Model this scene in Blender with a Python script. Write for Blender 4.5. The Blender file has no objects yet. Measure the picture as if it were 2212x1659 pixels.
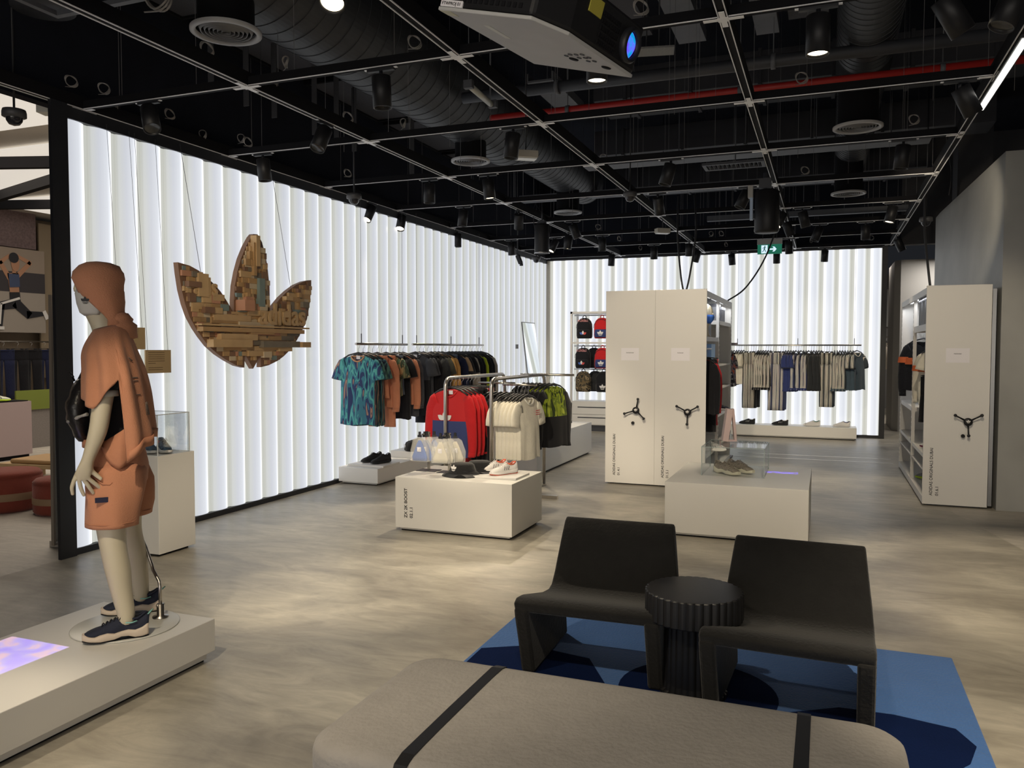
import bpy, math, random
from mathutils import Vector, Matrix
SC = bpy.context.scene
COL = SC.collection
PI = math.pi
# ---------------------------------------------------------------- camera
cam = bpy.data.cameras.new('camera'); co = bpy.data.objects.new('camera', cam); COL.objects.link(co)
cam.sensor_width = 36; cam.lens = 36*1741.7/2212; cam.clip_end = 80; cam.clip_start = .05
co.location = (0, 0, 1.6)
co.rotation_euler = (PI/2-0.04379, -0.0013, 0.3713)
SC.camera = co
# ---------------------------------------------------------------- world, view
w = bpy.data.worlds.new('world'); SC.world = w; w.use_nodes = True
w.node_tree.nodes['Background'].inputs[0].default_value = (.55, .6, .7, 1)
w.node_tree.nodes['Background'].inputs[1].default_value = .02
SC.view_settings.view_transform = 'Standard'; SC.view_settings.look = 'None'
SC.view_settings.gamma = 1; SC.view_settings.exposure = 0.12; SC.view_settings.use_curve_mapping = False
SC.cycles.use_denoising = True
SC.cycles.max_bounces = 8; SC.cycles.diffuse_bounces = 4; SC.cycles.glossy_bounces = 4
SC.cycles.transmission_bounces = 8; SC.cycles.transparent_max_bounces = 12
SC.cycles.sample_clamp_indirect = 4; SC.cycles.caustics_reflective = False; SC.cycles.caustics_refractive = False
# ---------------------------------------------------------------- materials
MATS = {}
def newmat(name):
    m = bpy.data.materials.new(name); m.use_nodes = True
    return m, m.node_tree, m.node_tree.nodes['Principled BSDF']
def pm(name, col, rough=.5, metal=0, var=0., scale=8, bump=0., bscale=200, spec=.5, sheen=0, coat=0):
    """plain procedural material: colour with a little noise, optional fine bump"""
    if name in MATS: return MATS[name]
    m, t, b = newmat(name); N = t.nodes; L = t.links
    b.inputs['Roughness'].default_value = rough; b.inputs['Metallic'].default_value = metal
    b.inputs['Specular IOR Level'].default_value = spec
    if sheen: b.inputs['Sheen Weight'].default_value = sheen
    if coat: b.inputs['Coat Weight'].default_value = coat
    c = (*col, 1)
    tc = N.new('ShaderNodeTexCoord')
    n = N.new('ShaderNodeTexNoise'); n.inputs['Scale'].default_value = scale; n.inputs['Detail'].default_value = 3
    L.new(tc.outputs['Object'], n.inputs['Vector'])
    mx = N.new('ShaderNodeMix'); mx.data_type = 'RGBA'
    mx.inputs[6].default_value = tuple(x*(1-var) for x in col)+(1,); mx.inputs[7].default_value = tuple(min(1, x*(1+var)) for x in col)+(1,)
    L.new(n.outputs[0], mx.inputs[0]); L.new(mx.outputs[2], b.inputs['Base Color'])
    if bump:
        n2 = N.new('ShaderNodeTexNoise'); n2.inputs['Scale'].default_value = bscale; n2.inputs['Detail'].default_value = 2
        L.new(tc.outputs['Object'], n2.inputs['Vector'])
        bp = N.new('ShaderNodeBump'); bp.inputs['Strength'].default_value = bump; bp.inputs['Distance'].default_value = .01
        L.new(n2.outputs[0], bp.inputs['Height']); L.new(bp.outputs[0], b.inputs['Normal'])
    MATS[name] = m; return m
def em(name, col, s):
    if name in MATS: return MATS[name]
    m, t, b = newmat(name)
    b.inputs['Base Color'].default_value = (*[x*.6 for x in col], 1)
    b.inputs['Emission Color'].default_value = (*col, 1); b.inputs['Emission Strength'].default_value = s
    MATS[name] = m; return m
def cloth(name, col, var=.12):
    return pm(name, col, rough=.92, var=var, scale=14, bump=.35, bscale=60, spec=.2, sheen=.15)
def glassm():
    m, t, b = newmat('clear_acrylic'); N = t.nodes; L = t.links
    tr = N.new('ShaderNodeBsdfTransparent'); tr.inputs[0].default_value = (.99, 1, .998, 1)
    gl = N.new('ShaderNodeBsdfGlossy'); gl.inputs['Roughness'].default_value = .02
    fr = N.new('ShaderNodeFresnel'); fr.inputs[0].default_value = 1.45
    mx = N.new('ShaderNodeMixShader')
    sc_ = N.new('ShaderNodeMath'); sc_.operation = 'MULTIPLY'; sc_.inputs[1].default_value = .35; L.new(fr.outputs[0], sc_.inputs[0]); L.new(sc_.outputs[0], mx.inputs[0]); L.new(tr.outputs[0], mx.inputs[1]); L.new(gl.outputs[0], mx.inputs[2])
    L.new(mx.outputs[0], N['Material Output'].inputs[0]); return m
def ramp(N, pts, interp='LINEAR'):
    r = N.new('ShaderNodeValToRGB'); r.color_ramp.interpolation = interp; e = r.color_ramp.elements
    e[0].position, e[0].color = pts[0][0], (*pts[0][1], 1)
    e[1].position, e[1].color = pts[1][0], (*pts[1][1], 1)
    for p, c in pts[2:]:
        k = e.new(p); k.color = (*c, 1)
    return r
WALL_E = 1.05
def lightwall(name, axis, phase, pts):
    """back-lit pleated sheet: bright edge and shadow strip of each pleat are painted into its emission"""
    m, t, b = newmat(name); N = t.nodes; L = t.links
    tc = N.new('ShaderNodeTexCoord'); sp = N.new('ShaderNodeSeparateXYZ'); L.new(tc.outputs['Object'], sp.inputs[0])
    a = N.new('ShaderNodeMath'); a.operation = 'ADD'; a.inputs[1].default_value = -phase; L.new(sp.outputs[axis], a.inputs[0])
    d = N.new('ShaderNodeMath'); d.operation = 'DIVIDE'; d.inputs[1].default_value = .26; L.new(a.outputs[0], d.inputs[0])
    f = N.new('ShaderNodeMath'); f.operation = 'FRACT'; L.new(d.outputs[0], f.inputs[0])
    r = ramp(N, pts); L.new(f.outputs[0], r.inputs[0])
    n = N.new('ShaderNodeTexNoise'); n.inputs['Scale'].default_value = .6; L.new(tc.outputs['Object'], n.inputs['Vector'])
    mr = N.new('ShaderNodeMapRange'); mr.inputs[3].default_value = .92; mr.inputs[4].default_value = 1.06; L.new(n.outputs[0], mr.inputs[0])
    ms = N.new('ShaderNodeMath'); ms.operation = 'MULTIPLY'; ms.inputs[1].default_value = WALL_E; L.new(mr.outputs[0], ms.inputs[0])
    b.inputs['Base Color'].default_value = (.12, .12, .12, 1); b.inputs['Roughness'].default_value = .4; b.inputs['Specular IOR Level'].default_value = .25
    L.new(r.outputs[0], b.inputs['Emission Color']); L.new(ms.outputs[0], b.inputs['Emission Strength'])
    return m
B0 = (.535, .555, .605); B1 = (.64, .665, .715)  # pleat body tones, shading painted into the emission
M_WALLA = lightwall('backlit_pleats_a', 1, 5.494-.26*30, [(0, (.42, .43, .39)), (.09, (.50, .51, .47)), (.17, (.43, .44, .40)), (.25, (.53, .545, .535)), (.45, B0), (.74, B1), (.88, (.85, .88, .93)), (.95, (1.05, 1.05, 1.05)), (.985, (1.05, 1.05, 1.05)), (1, (.40, .41, .37))])
M_WALLB = lightwall('backlit_pleats_b', 0, -5.263-.26*30, [(0, (1.1, 1.1, 1.1)), (.07, (1., 1., 1.03)), (.2, (.72, .745, .80)), (.45, (.62, .645, .70)), (.62, (.78, .80, .82)), (.69, (.53, .535, .49)), (.80, (.46, .46, .41)), (.90, (.53, .535, .49)), (.96, (.50, .50, .46)), (1, (1., 1., 1.))])
def floormat(name, c0, c1, rough):
    m, t, b = newmat(name); N = t.nodes; L = t.links
    tc = N.new('ShaderNodeTexCoord')
    mp = N.new('ShaderNodeMapping'); mp.inputs['Rotation'].default_value = (0, 0, .5); mp.inputs['Scale'].default_value = (1, 1.7, 1)
    L.new(tc.outputs['Object'], mp.inputs[0])
    n = N.new('ShaderNodeTexNoise'); n.inputs['Scale'].default_value = 1.0; n.inputs['Detail'].default_value = 6
    n.inputs['Roughness'].default_value = .6; n.inputs['Distortion'].default_value = .9
    L.new(mp.outputs[0], n.inputs['Vector'])
    r = ramp(N, [(.2, c0), (.8, c1)], 'EASE'); L.new(n.outputs[0], r.inputs[0]); m3 = N.new('ShaderNodeMapping'); m3.inputs['Rotation'].default_value = (0, 0, -.9); m3.inputs['Scale'].default_value = (1, 3.2, 1); L.new(tc.outputs['Object'], m3.inputs[0])
    n3 = N.new('ShaderNodeTexNoise'); n3.inputs['Scale'].default_value = 2.2; n3.inputs['Detail'].default_value = 9; n3.inputs['Roughness'].default_value = .68; n3.inputs['Distortion'].default_value = 1.6; L.new(m3.outputs[0], n3.inputs['Vector'])
    m4 = N.new('ShaderNodeMapRange'); m4.inputs[1].default_value = .25; m4.inputs[2].default_value = .75; m4.inputs[3].default_value = .74; m4.inputs[4].default_value = 1.26; L.new(n3.outputs[0], m4.inputs[0])
    vm = N.new('ShaderNodeVectorMath'); vm.operation = 'SCALE'; L.new(r.outputs[0], vm.inputs[0]); L.new(m4.outputs[0], vm.inputs[3]); L.new(vm.outputs[0], b.inputs['Base Color'])
    mr = N.new('ShaderNodeMapRange'); mr.inputs[1].default_value = .1; mr.inputs[2].default_value = .9
    mr.inputs[3].default_value = rough; mr.inputs[4].default_value = rough+.14
    L.new(n.outputs[0], mr.inputs[0]); L.new(mr.outputs[0], b.inputs['Roughness'])
    n2 = N.new('ShaderNodeTexNoise'); n2.inputs['Scale'].default_value = 7; n2.inputs['Detail'].default_value = 4
    L.new(mp.outputs[0], n2.inputs['Vector'])
    bp = N.new('ShaderNodeBump'); bp.inputs['Strength'].default_value = .10; bp.inputs['Distance'].default_value = .02
    L.new(n2.outputs[0], bp.inputs['Height']); L.new(bp.outputs[0], b.inputs['Normal'])
    return m
def pattern(name, cols, kind='flow', scale=6., rough=.9):
    m, t, b = newmat(name); N = t.nodes; L = t.links
    tc = N.new('ShaderNodeTexCoord'); mp = N.new('ShaderNodeMapping'); L.new(tc.outputs['Object'], mp.inputs[0])
    n = N.new('ShaderNodeTexNoise'); n.inputs['Detail'].default_value = 1.5
    if kind == 'flow': mp.inputs['Scale'].default_value = (3.0, 3.0, .55); n.inputs['Distortion'].default_value = .6
    n.inputs['Scale'].default_value = scale
    L.new(mp.outputs[0], n.inputs['Vector'])
    k = len(cols); r = ramp(N, [(.30+.42*i/k, c) for i, c in enumerate(cols)], 'CONSTANT')
    L.new(n.outputs[0], r.inputs[0]); L.new(r.outputs[0], b.inputs['Base Color']); b.inputs['Roughness'].default_value = rough
    MATS[name] = m; return m
def twotone(name, upper, lower, z):
    m, t, b = newmat(name); N = t.nodes; L = t.links
    tc = N.new('ShaderNodeTexCoord'); sp = N.new('ShaderNodeSeparateXYZ'); L.new(tc.outputs['Object'], sp.inputs[0])
    k = N.new('ShaderNodeMath'); k.operation = 'LESS_THAN'; k.inputs[1].default_value = z; L.new(sp.outputs[2], k.inputs[0])
    mx = N.new('ShaderNodeMix'); mx.data_type = 'RGBA'; mx.inputs[7].default_value = (*lower, 1)
    if isinstance(upper, tuple): mx.inputs[6].default_value = (*upper, 1)
    else:
        src = upper.node_tree.nodes; n = N.new('ShaderNodeTexNoise'); n.inputs['Detail'].default_value = 1.5; n.inputs['Scale'].default_value = 7; n.inputs['Distortion'].default_value = .6
        mp = N.new('ShaderNodeMapping'); mp.inputs['Scale'].default_value = (3, 3, .7); L.new(tc.outputs['Object'], mp.inputs[0]); L.new(mp.outputs[0], n.inputs['Vector'])
        r = ramp(N, [(.36, (.03, .05, .01)), (.44, (.28, .36, .02)), (.52, (.14, .20, .02)), (.60, (.45, .52, .06))], 'CONSTANT'); L.new(n.outputs[0], r.inputs[0]); L.new(r.outputs[0], mx.inputs[6])
    L.new(k.outputs[0], mx.inputs[0]); L.new(mx.outputs[2], b.inputs['Base Color']); b.inputs['Roughness'].default_value = .9
    return m
def striped(name, base, stripe=(.8, .76, .66)):
    """cloth whose outer sleeve or leg side carries three pale stripes"""
    if name in MATS: return MATS[name]
    m, t, b = newmat(name); N = t.nodes; L = t.links
    tc = N.new('ShaderNodeTexCoord'); sp = N.new('ShaderNodeSeparateXYZ'); L.new(tc.outputs['Object'], sp.inputs[0])
    def mth(op, a, bb=None):
        x = N.new('ShaderNodeMath'); x.operation = op
        for i, v in enumerate((a, bb)):
            if v is None: continue
            if isinstance(v, (int, float)): x.inputs[i].default_value = v
            else: L.new(v, x.inputs[i])
        return x.outputs[0]
    y = sp.outputs[1]
    fr = mth('FRACT', mth('DIVIDE', mth('ADD', y, .5), .0125))
    on = mth('LESS_THAN', mth('ABSOLUTE', mth('SUBTRACT', fr, .5)), .27)
    lim = mth('LESS_THAN', mth('ABSOLUTE', y), .01875)
    out = mth('GREATER_THAN', mth('ABSOLUTE', sp.outputs[0]), .15)
    k = mth('MULTIPLY', mth('MULTIPLY', on, lim), out)
    mx = N.new('ShaderNodeMix'); mx.data_type = 'RGBA'; mx.inputs[6].default_value = (*base, 1); mx.inputs[7].default_value = (*stripe, 1)
    L.new(k, mx.inputs[0]); L.new(mx.outputs[2], b.inputs['Base Color']); b.inputs['Roughness'].default_value = .85
    MATS[name] = m; return m
WHITE = pm('white_laminate', (.68, .665, .64), .45, var=.03, scale=2)
WHITE_B = pm('white_plinth', (.74, .725, .69), .42, var=.03, scale=2)
CARD = pm('white_card', (.78, .76, .80), .6)
BLACK = pm('black_powder_coat', (.012, .013, .017), .5, var=.2)
BLACKM = pm('black_matt', (.006, .006, .008), .85, spec=.2)
VOID = pm('dark_ceiling_paint', (.014, .016, .024), .9, var=.35, scale=2, spec=.15)
DARKG = pm('dark_grey_metal', (.035, .037, .045), .55, var=.3, scale=3)
MIDG = pm('galvanised_grey', (.10, .105, .12), .6, var=.25, scale=5)
ALU = pm('brushed_aluminium', (.55, .55, .56), .3, 1)
TRK = pm('track_aluminium_lip', (.85, .85, .87), .4, .0)
STEEL = pm('brushed_steel', (.50, .47, .43), .3, 1, var=.1, scale=30)
PLAST = pm('black_plastic', (.012, .012, .014), .45, spec=.3)
RED = pm('red_pipe_paint', (.35, .015, .012), .5)
GLASS = glassm()
LAMP = em('warm_lamp_lens', (1., .86, .60), 6.)
# ---------------------------------------------------------------- mesh helpers
class G:
    def __init__(s): s.v = []; s.f = []; s.m = []; s.s = []
    def add(s, vs, fs, m=0, smooth=False):
        o = len(s.v); s.v += [tuple(p) for p in vs]
        for f in fs: s.f.append([i+o for i in f]); s.m.append(m); s.s.append(smooth)
        return s
    def box(s, x0, y0, z0, x1, y1, z1, m=0):
        vs = [(x0,y0,z0),(x1,y0,z0),(x1,y1,z0),(x0,y1,z0),(x0,y0,z1),(x1,y0,z1),(x1,y1,z1),(x0,y1,z1)]
        return s.add(vs, [(0,3,2,1),(4,5,6,7),(0,1,5,4),(1,2,6,5),(2,3,7,6),(3,0,4,7)], m)
    def obox(s, M, sx, sy, sz, m=0):
        vs = [M @ Vector((x*sx/2, y*sy/2, z*sz/2)) for z in (-1, 1) for x, y in ((-1,-1),(1,-1),(1,1),(-1,1))]
        return s.add(vs, [(0,3,2,1),(4,5,6,7),(0,1,5,4),(1,2,6,5),(2,3,7,6),(3,0,4,7)], m)
    def tube(s, path, r, n=8, m=0, cap=True, closed=False, smooth=True, flat=1.):
        P = [Vector(p) for p in path]; k = len(P); rings = []
        up = None
        for i in range(k):
            a = P[(i-1) % k] if (i > 0 or closed) else P[i]; b = P[(i+1) % k] if (i < k-1 or closed) else P[i]
            t = (b-a).normalized()
            if up is None: up = t.orthogonal().normalized()
            else:
                up = (up - t*up.dot(t)); up = up.normalized() if up.length > 1e-6 else t.orthogonal().normalized()
            q = t.cross(up); rr = r[i] if isinstance(r, (list, tuple)) else r
            rings.append([P[i]+up*rr*math.cos(2*PI*j/n)+q*rr*flat*math.sin(2*PI*j/n) for j in range(n)])
        vs = [p for g in rings for p in g]; fs = []
        for i in range(k if closed else k-1):
            for j in range(n):
                a = i*n+j; b = i*n+(j+1) % n; c = ((i+1) % k)*n+(j+1) % n; d = ((i+1) % k)*n+j
                fs.append((a, b, c, d))
        s.add(vs, fs, m, smooth)
        if cap and not closed:
            s.add(rings[0], [tuple(range(n))[::-1]], m); s.add(rings[-1], [tuple(range(n))], m)
        return s
    def cyl(s, p0, p1, r0, r1=None, n=20, m=0, cap=True):
        return s.tube([p0, p1], [r0, r0 if r1 is None else r1], n, m, cap)
    def lathe(s, prof, n=32, m=0, c=(0, 0, 0), smooth=True, sx=1, sy=1, fn=None):
        vs = []
        for r, z in prof:
            for j in range(n):
                a = 2*PI*j/n; rr = r*(fn(a) if fn else 1)
                vs.append((c[0]+rr*sx*math.cos(a), c[1]+rr*sy*math.sin(a), c[2]+z))
        fs = [(i*n+j, i*n+(j+1) % n, (i+1)*n+(j+1) % n, (i+1)*n+j) for i in range(len(prof)-1) for j in range(n)]
        return s.add(vs, fs, m, smooth)
    def loft(s, rings, m=0, cap=True, smooth=True, closed=True):
        n = len(rings[0]); vs = [p for r in rings for p in r]
        fs = [(i*n+j, i*n+(j+1) % n, (i+1)*n+(j+1) % n, (i+1)*n+j) for i in range(len(rings)-1) for j in range(n if closed else n-1)]
        s.add(vs, fs, m, smooth)
        if cap and closed:
            s.add(rings[0], [tuple(range(n))[::-1]], m, False); s.add(rings[-1], [tuple(range(n))], m, False)
        return s
    def prism(s, poly, fn, t0, t1, m=0, smooth=False):
        """poly: 2-D outline, fn(u, v, t) -> 3-D point"""
        n = len(poly)
        a = [fn(u, v, t0) for u, v in poly]; b = [fn(u, v, t1) for u, v in poly]
        s.add(a+b, [(i, (i+1) % n, n+(i+1) % n, n+i) for i in range(n)], m, smooth)
        s.add(a, [tuple(range(n))[::-1]], m); s.add(b, [tuple(range(n))], m)
        return s
    def build(s, name, mats, parent=None, bevel=0, sub=0, loc=None, rot=None, fix=True, solid=0):
        me = bpy.data.meshes.new(name); me.from_pydata(s.v, [], s.f)
        if not isinstance(mats, (list, tuple)): mats = [mats]
        for x in mats: me.materials.append(x)
        me.polygons.foreach_set('material_index', s.m); me.polygons.foreach_set('use_smooth', s.s)
        me.update()
        if fix:
            import bmesh
            bm = bmesh.new(); bm.from_mesh(me); bmesh.ops.remove_doubles(bm, verts=bm.verts, dist=1e-5)
            bmesh.ops.recalc_face_normals(bm, faces=bm.faces); bm.to_mesh(me); bm.free()
        o = bpy.data.objects.new(name, me); COL.objects.link(o)
        if parent is not None: o.parent = parent
        if loc: o.location = loc
        if rot: o.rotation_euler = rot
        if solid:
            q = o.modifiers.new('thickness', 'SOLIDIFY'); q.thickness = solid; q.offset = 0
        if bevel:
            q = o.modifiers.new('bevel', 'BEVEL'); q.width = bevel; q.segments = 2; q.limit_method = 'ANGLE'; q.angle_limit = .6
        if sub:
            q = o.modifiers.new('smooth', 'SUBSURF'); q.levels = sub; q.render_levels = sub
        return o
def tag(o, label=None, cat=None, group=None, kind=None):
    if label: o['label'] = label
    if cat: o['category'] = cat
    if group: o['group'] = group
    if kind: o['kind'] = kind
    return o
def thing(name, label, cat, loc=(0, 0, 0), rz=0, group=None, rot=None):
    o = bpy.data.objects.new(name, None); COL.objects.link(o); o.location = loc
    o.rotation_euler = rot if rot else (0, 0, rz); o.empty_display_size = .1
    return tag(o, label, cat, group)
def struct(name, g, mats, label=None, **k):
    return tag(g.build(name, mats, **k), label, kind='structure')
KIDS = {}
def kids(o):
    return [c for c in bpy.data.objects if c.parent == o]
def dup(root, loc=None, rz=None, label=None, group=None, rot=None, deep=None, scale=None):
    """copy of a thing with copies of its parts and sub-parts"""
    if root.name not in KIDS: KIDS[root.name] = [(c, kids(c)) for c in kids(root)]
    r = root.copy(); COL.objects.link(r)
    if loc is not None: r.location = loc
    if rz is not None: r.rotation_euler = (0, 0, rz)
    if rot is not None: r.rotation_euler = rot
    if scale is not None: r.scale = scale
    if label: r['label'] = label
    if group: r['group'] = group
    for c, gg in KIDS[root.name]:
        d = c.copy(); COL.objects.link(d); d.parent = r
        for x in gg:
            e = x.copy(); COL.objects.link(e); e.parent = d
    return r
def text(name, s, size, mat, M, parent=None, ext=.001, align='LEFT', space=1.):
    cu = bpy.data.curves.new(name, 'FONT'); cu.body = s; cu.size = size; cu.extrude = ext; cu.align_x = align; cu.space_character = space; cu.offset = size*.014
    t = bpy.data.objects.new('tmp', cu); me = bpy.data.meshes.new_from_object(t)
    bpy.data.objects.remove(t); me.name = name
    me.materials.clear(); me.materials.append(mat)
    o = bpy.data.objects.new(name, me); COL.objects.link(o); me.transform(M)
    if parent is not None: o.parent = parent
    return o
def basis(x, y, z, loc):
    M = Matrix((x, y, z)).transposed().to_4x4(); M.translation = Vector(loc); return M
TREF = [(5.352,2.325),(5.487,2.31),(5.594,2.277),(5.702,2.22),(5.789,2.169),(5.865,2.111),(5.941,2.034),(5.987,1.981),(6.026,1.93),(6.036,1.93),(6.038,2.048),(6.052,2.178),(6.09,2.311),(6.141,2.437),(6.214,2.562),(6.287,2.656),(6.324,2.689),(6.382,2.694),(6.447,2.628),(6.497,2.503),(6.525,2.397),(6.54,2.291),(6.554,2.204),(6.554,2.037),(6.549,1.951),(6.561,1.951),(6.632,2.031),(6.729,2.111),(6.844,2.184),(6.979,2.255),(7.117,2.301),(7.245,2.325),(7.244,2.263),(7.219,2.092),(7.162,1.909),(7.072,1.78),(6.984,1.685),(6.873,1.586),(6.765,1.521),(6.667,1.476),(6.526,1.434),(6.405,1.417),(6.41,1.539),(6.294,1.405),(6.179,1.545),(6.17,1.418),(6.062,1.439),(5.928,1.492),(5.812,1.548),(5.7,1.62),(5.615,1.7),(5.545,1.777),(5.476,1.871),(5.426,1.98),(5.389,2.097),(5.364,2.231)]
# small flat emblem: three leaves above bars, unit width 1, centred
def leaf(cx, cy, ang, L, W, n=8):
    p = []
    for i in range(n+1): t = i/n; p.append((W*math.sin(PI*t)*.5, L*t))
    for i in range(n-1, 0, -1): t = i/n; p.append((-W*math.sin(PI*t)*.5, L*t))
    return [(cx+x*math.cos(ang)-y*math.sin(ang), cy+x*math.sin(ang)+y*math.cos(ang)) for x, y in p]
def emblem(g, M, size, m=0, cols=None, bars=True):
    def fn(u, v, t): return M @ Vector((u*size, v*size, t))
    for k, (x, a, L) in enumerate(((-.06, .95, .5), (0, 0, .55), (.06, -.95, .5))):
        g.prism(leaf(x, .0, a, L, .3), fn, 0, .002, cols[k] if cols else m)
    if bars:
        for k in range(3):
            y = -.08-.07*k; h = .35-.07*k
            g.prism([(-h, y), (h, y), (h*.92, y-.035), (-h*.92, y-.035)], fn, 0, .002, cols[1] if cols else m)
def ordinal(i):
    return ['first','second','third','fourth','fifth','sixth','seventh','eighth','ninth','tenth','eleventh','twelfth','thirteenth','fourteenth','fifteenth','sixteenth','seventeenth','eighteenth','nineteenth','twentieth','twenty-first','twenty-second','twenty-third','twenty-fourth','twenty-fifth','twenty-sixth','twenty-seventh','twenty-eighth','twenty-ninth','thirtieth','thirty-first','thirty-second','thirty-third','thirty-fourth','thirty-fifth','thirty-sixth','thirty-seventh','thirty-eighth','thirty-ninth','fortieth','forty-first','forty-second','forty-third','forty-fourth','forty-fifth','forty-sixth','forty-seventh','forty-eighth','forty-ninth','fiftieth'][i]
# ================================================================ lighting helper lamps (fixtures placed below for most, the rest are added)
def spot(loc, aim, power, size=.9, col=(1., .845, .62), blend=.6, r=.03, parent=None):
    l = bpy.data.lights.new('spot_lamp', 'SPOT'); l.energy = power; l.color = col; l.spot_size = size; l.spot_blend = blend; l.shadow_soft_size = r
    o = bpy.data.objects.new('spot_lamp', l); COL.objects.link(o)
    d = Vector(aim)-Vector(loc); o.rotation_euler = d.to_track_quat('-Z', 'Y').to_euler(); o.location = loc
    return o
# ================================================================ shell
FLOOR = floormat('polished_concrete', (.20, .18, .148), (.44, .41, .345), .30)
FLOOR2 = floormat('pale_stone_floor', (.36, .33, .29), (.46, .43, .38), .42)
g = G().box(-5.37, -5, -.1, 6, 30, 0); struct('floor', g, FLOOR)
g = G().box(-20, -5, -.1, -5.37, 30, 0); struct('floor', g, FLOOR2)
g = G(); g.add([(1.187, 8.87, .001), (2.6, 2.0, .001), (6, 2.0, .001), (6, 9.12, .001), (1.187, 9.12, .001)], [(0, 1, 2, 3, 4)])
struct('floor', g, FLOOR2)
g = G().box(-20, -5, 5.3, 6, 30, 5.4); struct('ceiling', g, VOID)
# fluted luminous walls
def pleats(n0, n1, phase, left):
    """profile along the wall: list of (s, depth)"""
    pts = []
    for k in range(n0, n1):
        s0 = phase+k*.26
        if left:
            pts += [(s0, .0), (s0+.004, -.012), (s0+.045, -.012)]
            for i in range(7): t = i/6; pts.append((s0+.05+.208*t, .030*math.sin(PI*t)**.7))
        else:
            for i in range(7): t = i/6; pts.append((s0+.178*t, .030*math.sin(PI*t)**.7))
            pts += [(s0+.183, -.012), (s0+.256, -.012)]
    return pts
PA = [p for p in pleats(-4, 40, 5.494, True) if 4.52 <= p[0] <= 15.84]; PA = [(4.52, 0)]+PA+[(15.84, 0)]
g = G(); n = len(PA)
g.add([(-5.42+d, y, .05) for y, d in PA]+[(-5.42+d, y, 3.34) for y, d in PA], [(i, i+1, n+i+1, n+i) for i in range(n-1)])
struct('wall_left', g, M_WALLA, fix=False)
g = G().box(-5.50, 4.50, 0, -5.46, 15.95, 3.40); struct('wall_left_back', g, pm('white_panel', (.7, .7, .7), .4))
PB = [p for p in pleats(-1, 30, -5.263, False) if -5.40 <= p[0] <= .90]; PB = [(-5.41, 0)]+PB+[(.90, 0)]
g = G(); n = len(PB)
g.add([(x, 15.86-d, .05) for x, d in PB]+[(x, 15.86-d, 3.40) for x, d in PB], [(i, i+1, n+i+1, n+i) for i in range(n-1)])
struct('wall_back', g, M_WALLB, fix=False)
g = G().box(-5.5, 15.93, 0, .98, 15.97, 3.42); struct('wall_back_rear', g, MATS['white_panel'])
# black frames
g = G().box(-5.385, 4.38, 0, -5.355, 4.52, 3.44).box(-5.46, 4.50, 0, -5.385, 4.52, 3.44); struct('trim_1', g, BLACK)
g = G().box(-5.46, 4.52, 0, -5.375, 15.86, .05); struct('trim_2', g, BLACK)
g = G().box(-5.46, 4.50, 3.34, -5.375, 15.86, 3.44); struct('trim_3', g, BLACK)
g = G().box(-5.38, 15.82, 0, .90, 15.95, .05); struct('trim_4', g, BLACK)
g = G().box(-5.38, 15.82, 3.40, .98, 15.95, 3.44); struct('trim_5', g, BLACK)
g = G().box(.90, 15.80, 0, .99, 15.97, 3.44); struct('trim_6', g, BLACK)
g = G().box(-5.44, 15.78, .05, -5.33, 15.86, 3.40); struct('trim_7', g, pm('beige_corner_post', (.42, .38, .31), .6))
g = G().box(-5.60, -5, 3.44, -5.50, 15.97, 5.3).box(-5.50, 15.9, 3.44, 1.2, 15.98, 5.3); struct('wall_left_bulkhead', g, VOID)
# concrete block on the right
CONC = pm('grey_render', (.30, .30, .285), .5, var=.4, scale=1.3, bump=.15, bscale=12)
g = G(); g.prism([(1.60, 9.16), (1.47, 12.9), (1.47, 13.4), (6, 13.4), (6, 9.16)], lambda u, v, t: (u, v, t), 0, 3.53)
struct('wall_right', g, CONC)
g = G(); g.box(2.12, 9.145, .28, 2.14, 9.16, 2.6).box(2.12, 9.145, .28, 2.9, 9.16, .295)
struct('trim_8', g, DARKG)
g = G(); g.prism([(1.32, 17.3), (1.22, 17.5), (1.22, 19), (6, 19), (6, 17.3)], lambda u, v, t: (u, v, t), 0, 3.32)
struct('wall_far', g, pm('light_grey_wall', (.45, .44, .42), .6, var=.06, scale=2))
g = G().box(-6, 24, 0, 6, 24.1, 3.6); struct('wall_rear_room', g, pm('rear_wall_grey', (.16, .16, .16), .7))
g = G().box(1.75, 13.5, 3.53, 2.2, 14, 5.3).box(1.2, 15.9, 3.45, 6, 16.1, 5.3); struct('column', g, pm('dark_column', (.035, .035, .04), .8, var=.2))
g = G().box(5.9, -5, 0, 6, 9.2, 5.3); struct('wall_right_front', g, pm('side_wall_grey', (.20, .20, .20), .7))
g = G().box(-20, -5.1, 0, 6, -5, 5.3); struct('wall_front', g, MATS['side_wall_grey'])
# glowing panel added behind the camera as fill, stands in for mall light
FILL_GLOW = em('added_fill_glow', (1., .93, .84), 2.6)
g = G().box(-4.8, -4.99, .3, 5.2, -4.95, 3.2); struct('fill_panel_1', g, FILL_GLOW)
# sliding tracks let into the floor
for i, y in enumerate((12.42, 12.85)):
    g = G().box(-1.25, y-.012, 0, .90, y+.012, .004); struct('trim_%d' % (9+i), g, ALU)
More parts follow.
